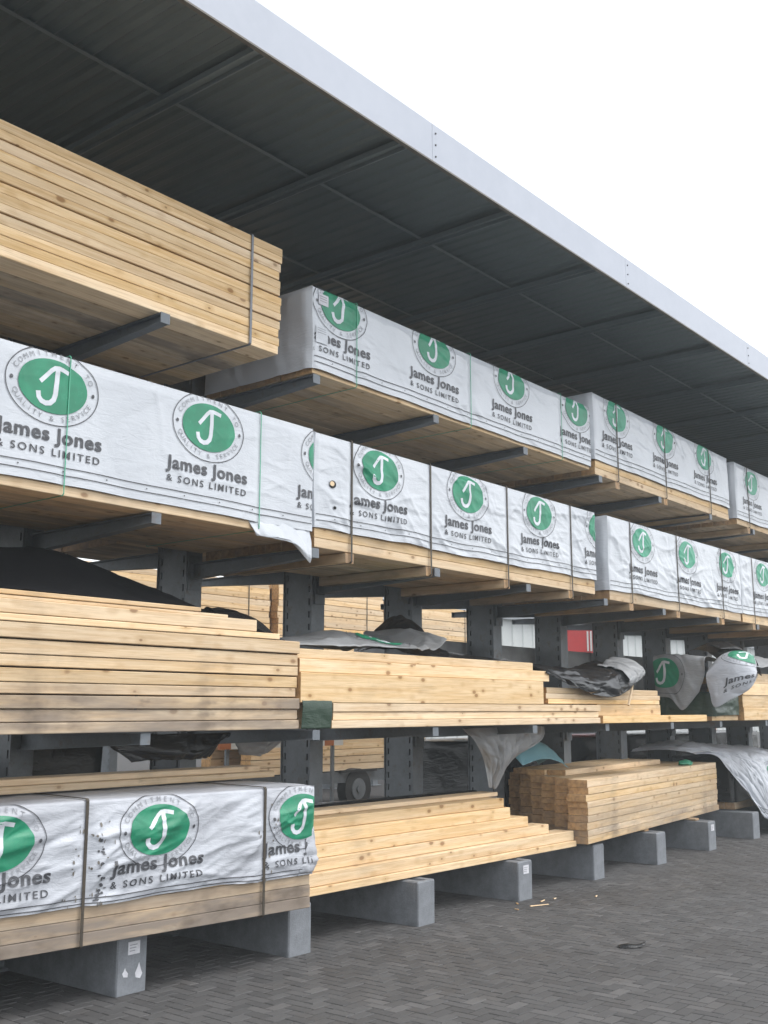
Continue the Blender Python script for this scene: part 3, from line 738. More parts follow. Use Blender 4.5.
# green film end, then the planks to its right
loose_sheet('green_film', [[(5.40, 5.30, 1.69), (5.40, 5.09, 1.68), (5.40, 5.085, 1.475)], [(5.55, 5.30, 1.69), (5.55, 5.088, 1.68), (5.55, 5.08, 1.475)], [(5.70, 5.30, 1.69), (5.70, 5.09, 1.68), (5.70, 5.088, 1.475)]], 'green_film', 'dark green film over board ends at the left of the second tier middle stack', 'plastic sheet', 5, .3, .4, 16, .008, .5, .8, .02, .1, 20, 26)
z = 1.472
spec = [(5.40, 9.62, .056, 'thin pale'), (5.42, 9.60, .058, 'thin pale'), (5.41, 9.625, .062, 'thin pale'), (5.385, 8.555, .205, 'very wide pale smooth'), (5.39, 8.69, .095, 'pale knotty'), (5.385, 8.44, .068, 'thin creamy')]
for i, (x0, x1, h, word) in enumerate(spec):
    plank(x0 if i > 2 else x0 + .31, x1, YP + (.0, .008, -.004, -.006, .012, .03)[i], .235, z + .0015, z + h - .001, word + ' plank, ' + ORD[i] + ' in the second-tier middle stack', 'planks in the middle of the second tier', 320 + i, .05, tint=(.4, .7, .2, .93, .5, .6)[i])
    z += h
open_pack((5.45, YP + .27, 1.472), 3.1, .86, .5, 7, 4, 'hidden unwrapped timber pack behind the planks in the middle of the second tier', 331, (.8, 2.4), group=None)
open_pack((8.75, YP + .27, 1.474), 2.3, .86, .30, 4, 4, 'low unwrapped timber pack behind thin planks under the black film on the second tier', 333, (.8, 1.8), group=None)
z = 1.655
for i, (x0, x1, h) in enumerate([(8.72, 11.05, .045), (8.70, 11.09, .05), (8.73, 11.06, .055)]):
    plank(x0, x1, YP + .045 + .01 * i, .2, z + .0015, z + h, 'short yellow plank, ' + ORD[i] + ' of three under the black film', 'planks under the black film', 340 + i, .1); z += h
plank(9.66, 11.08, YP + .05, .2, 1.5465, 1.654, 'short thick plank beneath the three yellow planks on the second tier', 'planks under the black film', 349, .15)
plank(9.64, 12.15, YP - .02, .1, 1.472, 1.545, 'single thin plank jutting out right from the middle stack of the second tier', 'planks under the black film', 350, .0, tint=.8)
o = plank(-.13, .13, 0, .022, 0, .022, 'thin batten leaning on the short planks of the second tier', None, 351); o.location = (10.20, YP - .03, 1.64); o.rotation_euler = (0, R(-62), 0); o.name = 'batten'
z = 1.472
for i, h in enumerate((.16, .15, .15, .13)):
    plank(13.35, 17.5, YP + .01 * (i % 2), .24, z + .0015, z + h - .001, 'thick pale plank, ' + ORD[i] + ' at the right end of the second tier', 'planks at the right of the second tier', 360 + i, .05); z += h
open_pack((13.4, YP + .27, 1.472), 4.0, .86, .54, 7, 4, 'hidden unwrapped timber pack behind the thick planks at the right of the second tier', 371, (.8, 2.8), group=None)
# pack in dark green film, left of the thick planks
o = wrapped_pack((12.50, YP + .06, 1.472), .83, 1.0, .06, .28, 'low pack in dark green film between the single plank and thick planks', 377, (), (), nfold=40, amp=.012, film='green_film', stripes=False, lip_layers=1, group=None)

# ------------------------------------------------------------------ sheets on tier 2
XS = [.8, 1.8, 2.8, 3.5, 3.9, 4.3, 4.72, 5.15]
cr = [2.46, 2.52, 2.55, 2.565, 2.59, 2.51, 2.41, 2.31]
ctrl = []
for x, c in zip(XS, cr):
    b = 2.236 if x < 4.6 else (2.212 if x < 4.9 else 2.11)
    ctrl.append([(x, 5.30, b), (x, 5.45, b + (c - b) * .10), (x, 5.70, b + (c - b) * .5), (x, 5.92, c), (x, 6.1, b + (c - b) * .75), (x, 6.33, b - .02)])
loose_sheet('black_sheet', ctrl, 'black_cloth', 'black tarpaulin humped over the loose planks at the left of the second tier', 'tarpaulin', 400, 4.4, 1.2, 20, .012, .2, .6, .05, .4, 90, 40)
loose_sheet('dark_sheet', [[(4.86, 5.28, 2.14), (4.9, 5.45, 2.24), (4.95, 5.65, 2.24), (5.0, 5.9, 2.05)], [(5.05, 5.26, 2.15), (5.08, 5.42, 2.25), (5.1, 5.65, 2.25), (5.1, 5.9, 2.05)], [(5.28, 5.25, 2.07), (5.3, 5.42, 2.20), (5.32, 5.65, 2.20), (5.32, 5.9, 2.05)], [(5.42, 5.25, 2.03), (5.45, 5.42, 2.06), (5.45, 5.65, 2.06), (5.45, 5.9, 2.0)]], 'black_film', 'small black film bundle on the stepped plank ends of the second tier', 'plastic sheet', 401, .6, .7, 20, .012, .3, .8, .03, .2, 30, 30)
loose_sheet('film_sheet', [[(5.50, 5.22, 2.030), (5.52, 5.45, 2.06), (5.60, 5.75, 2.07), (5.75, 6.1, 2.05)],
                           [(5.95, 5.20, 2.045), (6.0, 5.45, 2.10), (6.05, 5.75, 2.15), (6.1, 6.1, 2.08)],
                           [(6.40, 5.20, 2.045), (6.42, 5.45, 2.15), (6.45, 5.75, 2.22), (6.45, 6.1, 2.10)],
                           [(6.85, 5.20, 2.055), (6.85, 5.45, 2.10), (6.85, 5.75, 2.15), (6.85, 6.1, 2.08)],
                           [(7.10, 5.22, 2.06), (7.10, 5.45, 2.09), (7.10, 5.75, 2.12), (7.10, 6.1, 2.10)],
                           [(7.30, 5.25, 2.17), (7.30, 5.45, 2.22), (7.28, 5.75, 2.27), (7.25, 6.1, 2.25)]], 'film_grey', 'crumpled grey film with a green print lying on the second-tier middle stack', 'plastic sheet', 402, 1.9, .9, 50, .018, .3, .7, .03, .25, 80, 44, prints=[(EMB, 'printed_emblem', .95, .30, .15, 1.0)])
loose_sheet('black_sheet', [[(6.9, 5.36, 2.025), (7.0, 5.6, 2.07), (7.1, 5.9, 2.10), (7.2, 6.2, 2.06)], [(7.40, 5.36, 2.02), (7.50, 5.6, 2.16), (7.58, 5.85, 2.36), (7.65, 6.1, 2.42)], [(7.72, 5.36, 2.02), (7.78, 5.6, 2.08), (7.85, 5.9, 2.14), (7.95, 6.2, 2.12)], [(8.4, 5.36, 1.99), (8.6, 5.6, 2.05), (8.8, 5.9, 2.08), (9.0, 6.2, 2.05)], [(9.0, 5.36, 1.93), (9.4, 5.6, 2.02), (9.7, 5.9, 2.05), (10.0, 6.2, 2.02)]], 'black_film', 'black film peaked against an upright behind the middle stack of the second tier', 'plastic sheet', 403, 2.5, 1.1, 40, .015, .3, .8, .04, .3, 70, 40)
loose_sheet('black_sheet', [[(8.60, 5.60, 2.06), (8.62, 5.25, 2.02), (8.62, 5.09, 1.965), (8.64, 5.075, 1.94)],
                            [(9.00, 5.60, 2.05), (9.05, 5.22, 2.00), (9.05, 5.06, 1.90), (9.05, 5.05, 1.83)],
                            [(9.45, 5.60, 2.03), (9.45, 5.20, 1.98), (9.45, 5.05, 1.87), (9.45, 5.045, 1.745)],
                            [(9.85, 5.60, 2.05), (9.85, 5.2, 2.0), (9.85, 5.05, 1.88), (9.87, 5.04, 1.73)],
                            [(10.2, 5.60, 2.10), (10.2, 5.2, 2.04), (10.2, 5.05, 1.93), (10.2, 5.05, 1.80)],
                            [(10.5, 5.60, 2.16), (10.5, 5.2, 2.12), (10.5, 5.06, 2.02), (10.5, 5.06, 1.92)]], 'black_film', 'glossy crumpled black film draped over the short yellow planks of the second tier', 'plastic sheet', 404, 2.0, .7, 70, .022, .2, .9, .03, .2, 90, 50)
loose_sheet('film_sheet', [[(10.16, 5.40, 2.08), (10.16, 5.19, 2.045), (10.14, 5.028, 1.92), (10.12, 5.025, 1.86)], [(10.32, 5.40, 2.12), (10.32, 5.19, 2.085), (10.32, 5.025, 1.97), (10.30, 5.02, 1.88)], [(10.52, 5.40, 2.18), (10.52, 5.19, 2.135), (10.52, 5.03, 2.03), (10.50, 5.025, 1.95)]], 'film_grey', 'small crumpled grey film patch lying beside the black film on the second tier', 'plastic sheet', 405, .8, .5, 30, .016, .3, .9, .02, .15, 44, 30)
def flip_print(net, W, H, prints, host, seed, nf, am, an, sd_, sg, ln):
    """lay prints on a hanging sheet whose second coordinate runs downwards"""
    ev = sheet(net, 2, 2); F = Folds(seed, W, H, nf, am, an, sd_, ln, sg, (), .01); org = np.array(host.location)
    def S(x, y, off):
        b_ = H - y; a, b = x / W, b_ / H; e = 1e-3
        p = ev(a, b); du = ev(a + e, b) - ev(a - e, b); dv = ev(a, b + e) - ev(a, b - e)
        n_ = np.cross(du, dv); n_ = n_ / (np.linalg.norm(n_, axis=-1, keepdims=True) + 1e-12)
        s_ = np.where((n_ @ np.array([-.6, -.8, .5]))[..., None] < 0, -1.0, 1.0)
        return p + n_ * F(x, b_)[..., None] + n_ * s_ * (off + .004)[..., None] - org
    for pr, nm, dx, dy, rot, scl in prints:
        lay_print(nm, pr, host, S, dx, dy, [(0, .004, -1), (0, W - .004, 1), (1, .004, -1), (1, H - .004, 1)], INK, rot, scl)
NET6 = [[(13.1, 5.95, 2.20), (12.44, 5.84, 2.27), (12.41, 5.84, 2.00), (12.42, 5.84, 1.75)],
        [(13.1, 5.68, 2.22), (12.42, 5.62, 2.28), (12.38, 5.62, 2.00), (12.37, 5.63, 1.74)],
        [(13.1, 5.42, 2.22), (12.42, 5.40, 2.27), (12.37, 5.41, 1.98), (12.34, 5.46, 1.60)],
        [(13.1, 5.18, 2.18), (12.44, 5.17, 2.24), (12.42, 5.20, 2.00), (12.42, 5.27, 1.80)]]
sh = loose_sheet('film_sheet', NET6, 'film_grey', 'hanging film with a dark green emblem near the right edge, shade put into its grey', 'plastic sheet', 406, .70, .78, 26, .010, 1.0, .7, .03, .25, 50, 46)  # grey film colour stands in for shade on this end flap
flip_print(NET6, .70, .78, [(EMB, 'printed_emblem', .15, .29, 0, 1.0)], sh, 406, 26, .010, 1.0, .7, .03, .25)
NET7 = [[(13.3, 5.30, 2.12), (12.6, 5.19, 2.13), (12.28, 5.11, 2.05), (12.27, 5.12, 1.92), (12.28, 5.10, 1.80)],
        [(13.4, 5.20, 2.16), (12.7, 5.05, 2.27), (12.33, 4.97, 2.19), (12.28, 4.97, 1.92), (12.29, 5.04, 1.63)],
        [(13.5, 5.10, 2.16), (12.8, 4.88, 2.31), (12.42, 4.79, 2.24), (12.34, 4.78, 1.97), (12.36, 4.87, 1.71)],
        [(13.6, 5.07, 2.14), (12.95, 4.79, 2.26), (12.60, 4.67, 2.17), (12.50, 4.62, 2.00), (12.48, 4.69, 1.82)],
        [(13.7, 5.05, 2.12), (13.1, 4.80, 2.15), (12.82, 4.70, 2.07), (12.70, 4.66, 2.00), (12.66, 4.67, 1.93)]]
sh = loose_sheet('film_sheet', NET7, 'film_old', 'bright white printed film hanging over the front at the right of the second tier', 'plastic sheet', 407, .8, 1.2, 40, .008, .4, .7, .025, .2, 60, 60)
flip_print(NET7, .8, 1.2, [(EMB, 'printed_emblem', .50, .66, .05, .95), (LET, 'printed_lettering', .62, .03, .05, 1.0)], sh, 407, 40, .008, .4, .7, .025, .2)
loose_sheet('black_sheet', [[(12.7, 5.1, 2.30), (12.8, 5.3, 2.36), (12.9, 5.6, 2.3)], [(13.2, 5.08, 2.33), (13.25, 5.3, 2.44), (13.3, 5.6, 2.34)], [(13.75, 5.08, 2.22), (13.8, 5.3, 2.32), (13.8, 5.6, 2.25)], [(13.9, 5.06, 2.02), (14.0, 5.3, 2.1), (14.0, 5.6, 2.05)]], 'black_film', 'black film roll lying on the thick planks at the right of the second tier', 'plastic sheet', 408, 1.4, .6, 24, .02, .2, .8, .04, .2, 40, 26)
loose_sheet('film_sheet', [[(13.7, 5.06, 2.10), (13.8, 5.2, 2.16), (13.9, 5.5, 2.1)], [(14.2, 5.05, 2.12), (14.25, 5.2, 2.26), (14.3, 5.5, 2.2)], [(14.9, 5.05, 2.09), (14.95, 5.2, 2.2), (15.0, 5.5, 2.15)]], 'film_grey', 'grey film heap lying on the thick planks at the right edge of the second tier', 'plastic sheet', 409, 1.2, .5, 24, .02, .2, .8, .04, .2, 36, 24)

# ------------------------------------------------------------------ tier 1 (on the concrete sleepers)
rzL = R(-5.2)
pL, wL, SL = wrapped_pack((-0.4428, 5.5536, .332), 5.91, 1.15, .215, .56, 'soiled creased white wrapped pack with brown straps on the bottom tier at lower left', 91, (1.6, 2.71, 3.70, 4.69, 5.79), (.7, 2.45, 4.22, 5.49), 'strap_brown', rzL, nfold=150, amp=.017, ang=.25, sd=.22, film='film_old', emt=.37, lip_layers=3, lip_wear=1.0, let_dy=-.062, pscale=.92, st=(.014, .04), fine=.012, stripes=True, strap_low=.0, sag=.009)
P = Print(); rg = random.Random(3)
for q in range(34):
    t = rg.uniform(.02, .16) if q < 24 else rg.uniform(.16, .36); P.ellipse(4.31 + rg.gauss(0, .012), t, rg.uniform(.004, .013), rg.uniform(.003, .009), 2, 1, 1, 9)
lay_print('printed_stamp', P, wL, SL, 0, 0, None, INK)
P = Print()
for q in range(60): P.ellipse(rg.choice((4.18, 4.30, 5.53)) + rg.gauss(0, .05), rg.uniform(.0, .55) ** 1.3, rg.uniform(.002, .007), rg.uniform(.003, .014), 1, 0, 1, 7)
lay_print('rust_mark', P, wL, SL, 0, 0, None, ['drip', 'hole'])
# torn film at its right end
loose_sheet('torn_flap', [[(5.770, -.012, .33), (5.780, -.03, .26), (5.770, -.02, .21)], [(5.850, -.02, .46), (5.860, -.045, .30), (5.860, -.03, .215)], [(5.920, -.015, .52), (5.955, -.02, .33), (5.935, .0, .24)], [(5.930, .09, .5), (5.980, .07, .35), (5.950, .08, .27)]], 'film_old', None, None, 95, .3, .35, 16, .012, 1.0, .6, .02, .12, 26, 26, pL)
for i, (x0, x1, y, z0, h) in enumerate([(.9, 5.72, 5.66, 1.126, .042), (.85, 5.60, 5.69, 1.169, .038)]):
    plank(x0, x1, y, .20, z0, z0 + h, ('lower' if i == 0 else 'upper') + ' of two brownish planks lying on top of the soiled wrapped pack', 'planks on the soiled wrapped pack', 420 + i, .3)
mb = MB(); mb.board(-.1, .1, -.03, .03, 0, .02, .003, .3, .4)
# long low stack
zs = [.330, .385, .475, .560, .650, .745, .825]
ends = [9.39, 9.38, 9.02, 8.71, 8.46, 8.41]
for i in range(6):
    hh = zs[i + 1] - zs[i]; yo = 5.315 + .022 * i + (0, .0, .03, .035, .04, .05)[i]; wd = .195
    for j in range(3):
        r = random.Random(500 + i * 10 + j)
        row = ('front', 'second row', 'third row')[j]
        plank(5.58 + .05 * j + r.uniform(0, .1), ends[i] - .18 * j - r.uniform(0, .1) * (j > 0), yo + j * (wd + .006), wd, zs[i] + .0015, zs[i + 1] - .001, f'pale {row} plank, {ORD[i]} in the long low stack on the bottom tier', 'planks in the long low stack', 500 + i * 10 + j, .1, R(-.6), bow=r.uniform(-.006, .006))
plank(6.0, 8.55, 5.62, .19, .827, .862, 'topmost plank of the long low stack on the bottom tier', 'planks in the long low stack', 590, .2, R(-.4))
# fanned stack with staggered left ends
rzN = R(6.2); cN, sN = math.cos(rzN), math.sin(rzN)
zz = .352; NH = [.066, .060, .070, .062, .072, .058, .066, .064, .072]
for i, h in enumerate(NH):
    r = random.Random(600 + i)
    for j in range(6):
        a = .165 * j + r.uniform(-.022, .022)
        if j == 0: a = r.uniform(-.02, .03)
        bb = j * .205 + r.uniform(-.006, .006)
        x0 = 9.42 + a * cN - bb * sN; y0 = 5.165 + a * sN + bb * cN
        row = ('front', 'second row', 'third row', 'fourth row', 'fifth row', 'rear')[j]
        plank(x0, x0 + 4.27 - a + r.uniform(-.03, .03), y0, .20, zz + .0015, zz + h - .001, f'{row} plank, {ORD[i]} in the fanned stack on the bottom tier', 'planks in the fanned stack', 600 + i * 10 + j, .75 if i < 2 else (.45 if i < 4 else .2), rzN, tint=r.random() * .8 + (.2 if i > 3 else 0))
    zz += h
for j, (a, bb) in enumerate(((.55, .45), (.50, .66), (.62, .87))):
    x0 = 9.42 + a * cN - bb * sN; y0 = 5.165 + a * sN + bb * cN
    plank(x0, x0 + 2.9, y0, .2, zz + .0015, zz + .058, ('nearest', 'middle', 'rearmost')[j] + ' of three thin planks lying on top of the fanned stack', 'planks in the fanned stack', 680 + j, .15, rzN)
for i, bx in enumerate((9.7, 11.06, 12.5)):
    mb = MB(); mb.board(-.55, .55, -.05, .05, 0, .022, .003, .3, .5)
    o = mb.build('bearer', 'wood', None, (bx, 5.86 + .05 * i, .327)); o.rotation_euler.z = R(90)
    tag(o, ('left', 'middle', 'right')[i] + ' thin wooden bearer between concrete sleeper and fanned stack', 'bearer', 'bearers under the fanned stack')
mb = MB(); bm = bmesh.new(); bmesh.ops.create_icosphere(bm, subdivisions=3, radius=1)
for v_ in bm.verts:
    c = v_.co; k_ = 1 + .18 * math.sin(c.x * 5 + c.y * 3) * math.sin(c.z * 6 + 1)
    v_.co = Vector((c.x * .15 * k_, c.y * .06 * k_, max(c.z, -.4) * .045 * k_ + .018))
me = bpy.data.meshes.new('green_film_wad'); bm.to_mesh(me); bm.free(); me.materials.append(M['ink_green'])
tag(link('green_film_wad', me, None, (12.72, 5.62, zz + .003)), 'small bright green film wad on the right end of the fanned stack', 'plastic wad')
# draped stack at right
wrapped_pack((14.05, 5.56, .332), 3.4, .95, .10, .56, 'timber pack, blackened for shade, under draped film at the right of the bottom tier', 701, (), (.7, 2.6), 'strap_grey', R(2), nfold=30, amp=.012, film='black_film', stripes=False, lip_layers=1, lip_wear=.9, fine=.04, group=None)  # black film gives this pack the darkness of shade under the drape
NETO = [[(12.75, 6.35, 1.10), (12.90, 6.0, 1.12), (13.30, 5.82, 1.08), (13.70, 5.64, 1.03), (13.80, 5.50, .84), (14.02, 5.38, .58), (14.28, 5.24, .26)],
        [(13.25, 6.45, 1.16), (13.40, 6.1, 1.19), (13.60, 5.8, 1.16), (13.90, 5.56, 1.06), (14.06, 5.42, .85), (14.28, 5.30, .52), (14.52, 5.20, .18)],
        [(13.90, 6.5, 1.18), (14.00, 6.15, 1.21), (14.10, 5.8, 1.17), (14.22, 5.48, 1.06), (14.34, 5.32, .84), (14.50, 5.25, .46), (14.70, 5.20, .10)],
        [(14.6, 6.5, 1.14), (14.6, 6.15, 1.16), (14.65, 5.8, 1.13), (14.72, 5.46, 1.05), (14.80, 5.32, .84), (14.90, 5.25, .46), (15.0, 5.21, .10)],
        [(15.4, 6.5, 1.10), (15.4, 6.2, 1.12), (15.4, 5.8, 1.10), (15.4, 5.45, 1.03), (15.43, 5.33, .84), (15.46, 5.27, .46), (15.5, 5.22, .12)]]
sh = loose_sheet('film_sheet', NETO, 'film_old', 'big grey white film draped over the pack at the right of the bottom tier', 'plastic sheet', 702, 2.8, 1.9, 150, .030, .9, .9, .032, .28, 170, 120)
flip_print(NETO, 2.8, 1.9, [(EMB, 'printed_emblem', 2.12, .52, .1, 1.0)], sh, 702, 150, .030, .9, .9, .032, .28)
P = Print(); P.strip([(x, .10) for x in np.linspace(.1, 2.6, 100)], .007, 1, 1)
P.strip([(x, .15) for x in np.linspace(.1, 2.6, 100)], .006, 1, 1)
for x in np.arange(.2, 2.5, .09): P.ellipse(x, .125, .018, .010, 1, 1, 1, 8)
flip_print(NETO, 2.8, 1.9, [(P, 'printed_stripe', 0, 0, 0, 1.0)], sh, 702, 150, .030, .9, .9, .032, .28)
# hanging film and black film between the two lowest tiers
loose_sheet('film_sheet', [[(7.95, 5.55, 1.45), (8.0, 5.5, 1.38), (8.1, 5.5, 1.28), (8.28, 5.55, 1.12), (8.42, 5.6, .90)], [(8.35, 5.45, 1.45), (8.36, 5.42, 1.33), (8.42, 5.44, 1.18), (8.46, 5.5, 1.05), (8.50, 5.58, .88)], [(8.8, 5.5, 1.45), (8.76, 5.46, 1.33), (8.66, 5.46, 1.2), (8.58, 5.52, 1.06), (8.55, 5.6, .88)], [(9.35, 5.55, 1.45), (9.30, 5.52, 1.37), (9.1, 5.5, 1.27), (8.75, 5.56, 1.13), (8.6, 5.62, .90)]], 'film_grey', 'grey film hanging in a pointed swag below the second tier middle stack', 'plastic sheet', 710, 1.4, .6, 40, .02, 1.3, .6, .03, .3, 60, 44)
loose_sheet('black_sheet', [[(4.3, 5.75, 1.45), (4.35, 5.70, 1.35), (4.5, 5.72, 1.26)], [(4.8, 5.7, 1.45), (4.8, 5.66, 1.32), (4.82, 5.7, 1.26)], [(5.15, 5.72, 1.45), (5.12, 5.68, 1.33), (5.05, 5.72, 1.26)], [(5.4, 5.75, 1.45), (5.3, 5.72, 1.40), (5.2, 5.74, 1.27)]], 'black_film', 'black film hanging below the plank stack at the left of the second tier', 'plastic sheet', 711, 1.1, .3, 20, .02, 1.3, .6, .03, .2, 40, 20)
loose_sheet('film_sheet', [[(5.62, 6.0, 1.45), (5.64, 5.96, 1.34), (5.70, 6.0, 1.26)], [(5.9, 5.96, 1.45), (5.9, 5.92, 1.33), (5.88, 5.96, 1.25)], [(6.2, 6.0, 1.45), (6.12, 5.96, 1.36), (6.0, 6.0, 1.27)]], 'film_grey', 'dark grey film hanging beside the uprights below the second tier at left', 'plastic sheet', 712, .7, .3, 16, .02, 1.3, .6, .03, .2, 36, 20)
mb = MB(); mb.cyl((6.0, 6.02, .80), (8.75, 6.0, .78), .075, 24)
tag(mb.build('film_roll', 'black_film', smooth=False), 'long black roll lying behind the low plank stack on the bottom tier', 'plastic roll')
open_pack((5.7, 5.95, .332), 3.3, .42, .37, 5, 2, 'low unwrapped timber pack carrying the black roll behind the low stack', 713, (), wear_shade=.7, group=None)
loose_sheet('film_sheet', [[(9.2, 5.75, 1.05), (9.25, 5.9, 1.16), (9.3, 6.1, 1.1)], [(9.5, 5.75, 1.10), (9.5, 5.9, 1.27), (9.55, 6.1, 1.2)], [(9.85, 5.75, 1.08), (9.85, 5.9, 1.25), (9.9, 6.1, 1.15)], [(10.1, 5.75, .99), (10.1, 5.9, 1.08), (10.1, 6.1, 1.02)]], 'blue_film', 'pale blue film bundle on the fanned stack behind the grey hanging film', 'plastic sheet', 714, .9, .45, 20, .015, .4, .8, .03, .2, 34, 24)

# ------------------------------------------------------------------ rear side of the rack
rearlab = ['left', 'second', 'third', 'right']
for i, (x0, L) in enumerate(((1.0, 3.95), (5.2, 4.1), (9.6, 4.0), (13.9, 4.2))):
    open_pack((x0, 6.78, 2.892 if i else 2.892), L, 1.1, .62, 8, 6, rearlab[i] + ' unwrapped timber pack on the rear arms of the third tier', 800 + i, (.6, L - .6), wear_shade=.4, group='timber packs on the rear arms')
    open_pack((x0 + .1, 6.78, 4.04), L, 1.1, .70, 9, 6, rearlab[i] + ' unwrapped timber pack on the rear arms of the top tier', 810 + i, (.6, L - .6), wear_shade=.4, group='timber packs on the rear arms')
wrapped_pack((9.2, 6.80, 1.47), 7.2, 1.1, .06, .80, 'grey film covered pack on the rear arms of the second tier', 830, (), (1.0, 3.4, 5.8), 'strap_grey', nfold=40, amp=.014, film='film_grey', stripes=False, lip_layers=1, fine=.05, group=None)
for i, (x0, L, h) in enumerate(((-2.2, 7.3, 1.33), (5.5, 3.9, .50), (10.0, 3.5, 1.25), (13.7, 4.8, 1.25))):  # sheeted packs added down to the ground to block light from the rear
    wrapped_pack((x0, 6.86, .004), L, 1.1, .06, h - .06, ('left tall', 'low', 'middle', 'right')[i] + ' black covered pack added on the ground behind the uprights to block light', 820 + i, (), (.6, L - .6), 'strap_grey', nfold=30, amp=.014, film='black_film', stripes=False, lip_layers=1, fine=.05, group='black covered packs added behind the uprights to block light')

# ------------------------------------------------------------------ behind: second rack, trailer, lorry, shed
far = empty('cantilever_rack', (0, 15.46, 0), 0, 'second steel cantilever rack glimpsed across the yard behind the main rack', 'storage rack')
for k in range(0, 14):
    X = 1.9 + 1.385 * k
    if X > 20.9: break
    u = link('upright', up_me, far, (X, -6.56, 0))
    for z_ in (1.465, 2.715): link('arm', fa_me, u, (0, 0, z_))
for i, (x0, L, h) in enumerate(((8.6, 5.37, 1.15), (14.15, 3.1, 1.20), (17.4, 3.3, 1.1))):
    open_pack((x0, 14.0, 2.72), L, 1.1, h, 11, 6, 'pale timber pack on the far rack, ' + ('left', 'middle', 'right')[i] + ' of three seen through the gaps', 840 + i, (.5, L - .55), 'strap_brown', group='timber packs on the far rack', dark_gap=(2, 4, 6, 8))
open_pack((12.6, 14.0, 1.47), 5.0, 1.1, .45, 5, 6, 'low timber pack on the second tier of the far rack', 849, (), group=None)
tr = empty('trailer', (13.9, 12.6, 0), 0, 'dark flat trailer carrying timber in the yard behind the rack', 'trailer')
mb = MB(); mb.box(-2.6, 2.6, -.75, .75, .50, .60); mb.box(-2.6, 2.6, -.76, -.752, .44, .62); mb.build('bed', 'arm_steel', tr)
mb = MB(); mb.box(-.5, .5, -.76, -.55, .70, .715) if False else mb.box(-.46, .46, -.80, -.765, .60, .64); mb.build('mudguard', 'rubber', tr)
for sy in (-.78, .60):
    wb = MB(); wb.cyl((0, sy, .33), (0, sy + .18, .33), .325, 28); wh = wb.build('wheel', 'rubber', tr)
    hb = MB(); hb.cyl((0, sy - .012, .33), (0, sy - .001, .33), .17, 20); hb.cyl((0, sy - .03, .33), (0, sy - .0125, .33), .06, 12); hb.build('rim', 'steel', wh)
mb = MB(); mb.cyl((-2.6, 0, .5), (-3.7, 0, .45), .05, 10); mb.build('drawbar', 'arm_steel', tr)
open_pack((11.6, 12.0, .622), 4.4, 1.1, .56, 5, 5, 'pale timber pack riding on the dark trailer behind the rack', 850, (1.0, 3.2), group=None, dark_gap=(2, 3))
bar = empty('barrier', (12.0, 11.6, 0), 0, 'red and white striped barrier board behind the rack at left', 'barrier')
mb = MB()
for q in range(12): mb.box(-1.4 + q * .22, -1.4 + (q + 1) * .22 - .001, -.02, .02, 1.05, 1.24, mi=q % 2)
mb.build('board', ['orange', 'white_paint'], bar)
for sx in (-1.2, 1.05):
    mb = MB(); mb.box(sx - .03, sx + .03, .022, .06, 0, 1.2); mb.box(sx - .06, sx + .06, -.3, .35, 0, .04); mb.build('leg', 'steel', bar)
lo = empty('lorry_trailer', (25.47, 13.87, 0), R(28.57 - 90), 'red box lorry trailer with white slats on its rear beyond the rack', 'lorry trailer')
mb = MB(); mb.box(-.98, .62, 0, 5, 1.15, 3.72); mb.box(-1.0, .64, -.02, 5.02, 3.722, 3.80, mi=1); mb.build('body', ['red', 'steel'], lo)
mb = MB()
for q in range(4):
    for z0, z1 in ((2.50, 3.05), (3.12, 3.64)): mb.box(.05 + q * .085, .095 + q * .085, -.02, -.001, z0, z1)
mb.build('slatted_panel', 'white_paint', lo)
mb = MB(); mb.box(-.5, .2, .2, 4.8, .75, 1.148); mb.build('chassis', 'arm_steel', lo)
for sy in (1.0, 3.8):
    for sx in (-.96, .36):
        wb = MB(); wb.cyl((sx, sy, .5), (sx + .24, sy, .5), .5, 28); wb.build('wheel', 'rubber', lo)
shd = empty('shed', (70, 36, 0), 0, 'pale ribbed metal shed standing across the yard beyond the rack', 'shed')
mb = MB(); x = -32.0; pr = []
while x < 40: pr += [(x, 0), (x + .35, 0), (x + .42, -.06), (x + .93, -.06), (x + 1.0, 0)]; x += 1.0
n = len(pr); mb.add([(px, -6 + py, 0) for px, py in pr] + [(px, -6 + py, 6.3) for px, py in pr], [(i, i + 1, n + i + 1, n + i) for i in range(n - 1)])
mb.box(-32, 40, -5.9, 6, 0, 6.29); mb.build('wall', 'clad', shd)
mb = MB(); mb.add([(-32.5, -6.3, 6.32), (40.5, -6.3, 6.32), (40.5, 0, 7.6), (-32.5, 0, 7.6), (-32.5, 6.3, 6.32), (40.5, 6.3, 6.32), (-32.5, -6.3, 6.31), (40.5, -6.3, 6.31)], [(0, 1, 2, 3), (3, 2, 5, 4)])
mb.box(-32.5, 40.5, -6.42, -6.28, 6.12, 6.31); mb.build('roof', 'steel', shd)
for i, (x, y) in enumerate(((19.7, 8.15), (21.35, 8.15))):
    mb = MB(); mb.box(-.055, .055, -.06, .06, 0, 1.9); mb.box(-.055, .055, .062, .5, 1.3, 1.36); mb.box(-.1, .1, -.1, .1, 0, .012)
    tag(mb.build('orange_post', 'orange', None, (x, y, 0)), ('left', 'right')[i] + ' rusty orange post standing behind the rack at the right', 'post', 'orange posts behind the rack')

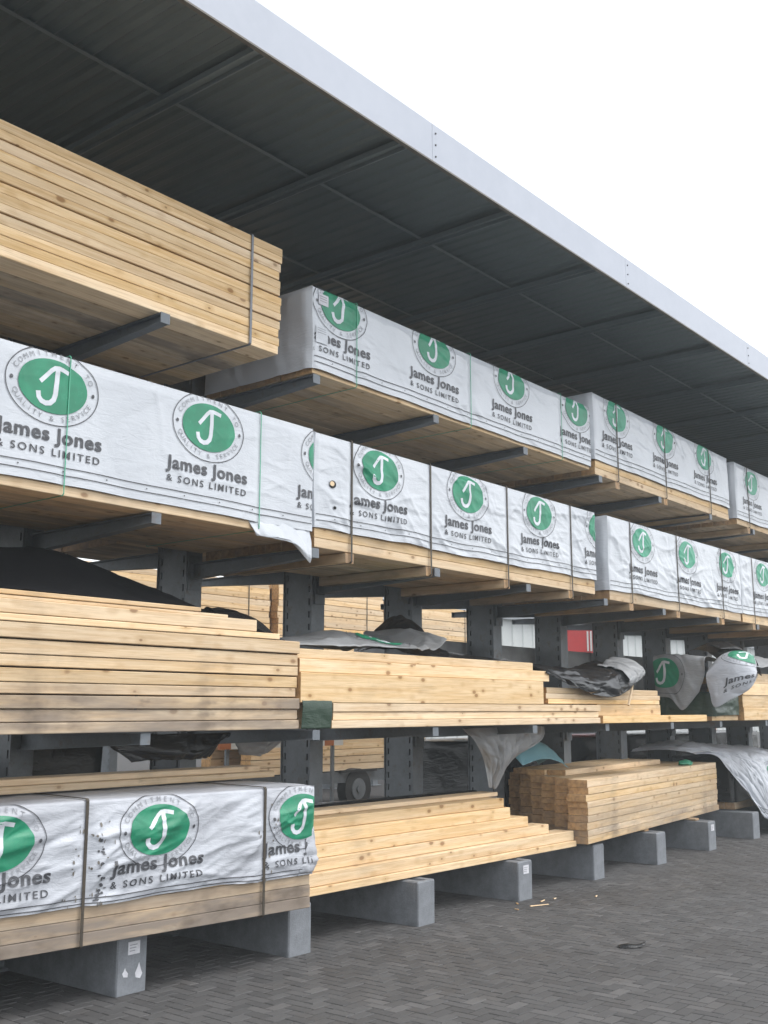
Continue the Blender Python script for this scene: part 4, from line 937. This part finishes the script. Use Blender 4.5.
# ------------------------------------------------------------------ bits on the paving
for i, (x, y, rz, L) in enumerate(((8.13, 4.93, -.35, .20), (8.08, 5.12, .9, .05), (8.33, 5.02, .2, .10), (7.85, 4.98, 1.2, .05), (8.83, 4.78, .3, .07), (8.5, 5.0, .1, .05))):
    mb = MB(); mb.add([(-L / 2, -.006, .001), (L / 2, -.003, .001), (L / 2, .004, .001), (-L / 2, .007, .001), (-L / 2, -.004, .008), (L / 2 * .9, -.002, .006), (L / 2 * .9, .003, .006), (-L / 2, .005, .008)], [(0, 3, 2, 1), (4, 5, 6, 7), (0, 1, 5, 4), (1, 2, 6, 5), (2, 3, 7, 6), (3, 0, 4, 7)], .9)
    o = mb.build('wood_splinter', 'wood', None, (x, y, .001)); o.rotation_euler.z = rz
    tag(o, 'pale wood splinter lying on the paving in front of the long low stack', 'splinter', 'wood splinters on the paving')
ev_ = sheet([[(0, 0, .004), (.0, .05, .02), (0, .1, .004)], [(.08, -.01, .01), (.08, .05, .035), (.08, .11, .01)], [(.17, .0, .006), (.18, .04, .03), (.16, .1, .008)], [(.25, .02, .02), (.27, .05, .055), (.24, .08, .012)]], 2, 2)
A, B = np.meshgrid(np.linspace(0, 1, 20), np.linspace(0, 1, 14), indexing='ij')
o = grid_mesh('film_scrap', ev_(A, B), 'black_film', None, True, .002, (7.06, 3.66, .0)); o.rotation_euler.z = R(-52); o.scale = (.7, .7, .7)
tag(o, 'small crumpled black scrap lying alone on the open paving', 'scrap')

# ------------------------------------------------------------------ pale volume added over the yard to lift dark tones
hm = bpy.data.materials.new('tone_lift_haze'); hm.use_nodes = True; ht = hm.node_tree; ht.nodes.clear()
ho = ht.nodes.new('ShaderNodeOutputMaterial'); hv = ht.nodes.new('ShaderNodeVolumePrincipled')
hv.inputs['Color'].default_value = (.86, .93, .95, 1); hv.inputs['Density'].default_value = .0036
ht.links.new(hv.outputs[0], ho.inputs['Volume'])
mb = MB(); mb.box(-60, 130, -60, 80, -1.0, 9.0); M['added_haze'] = hm
tag(mb.build('added_haze', 'added_haze'), 'thin pale volume added over the whole yard to lift dark tones', None, None, 'stuff')
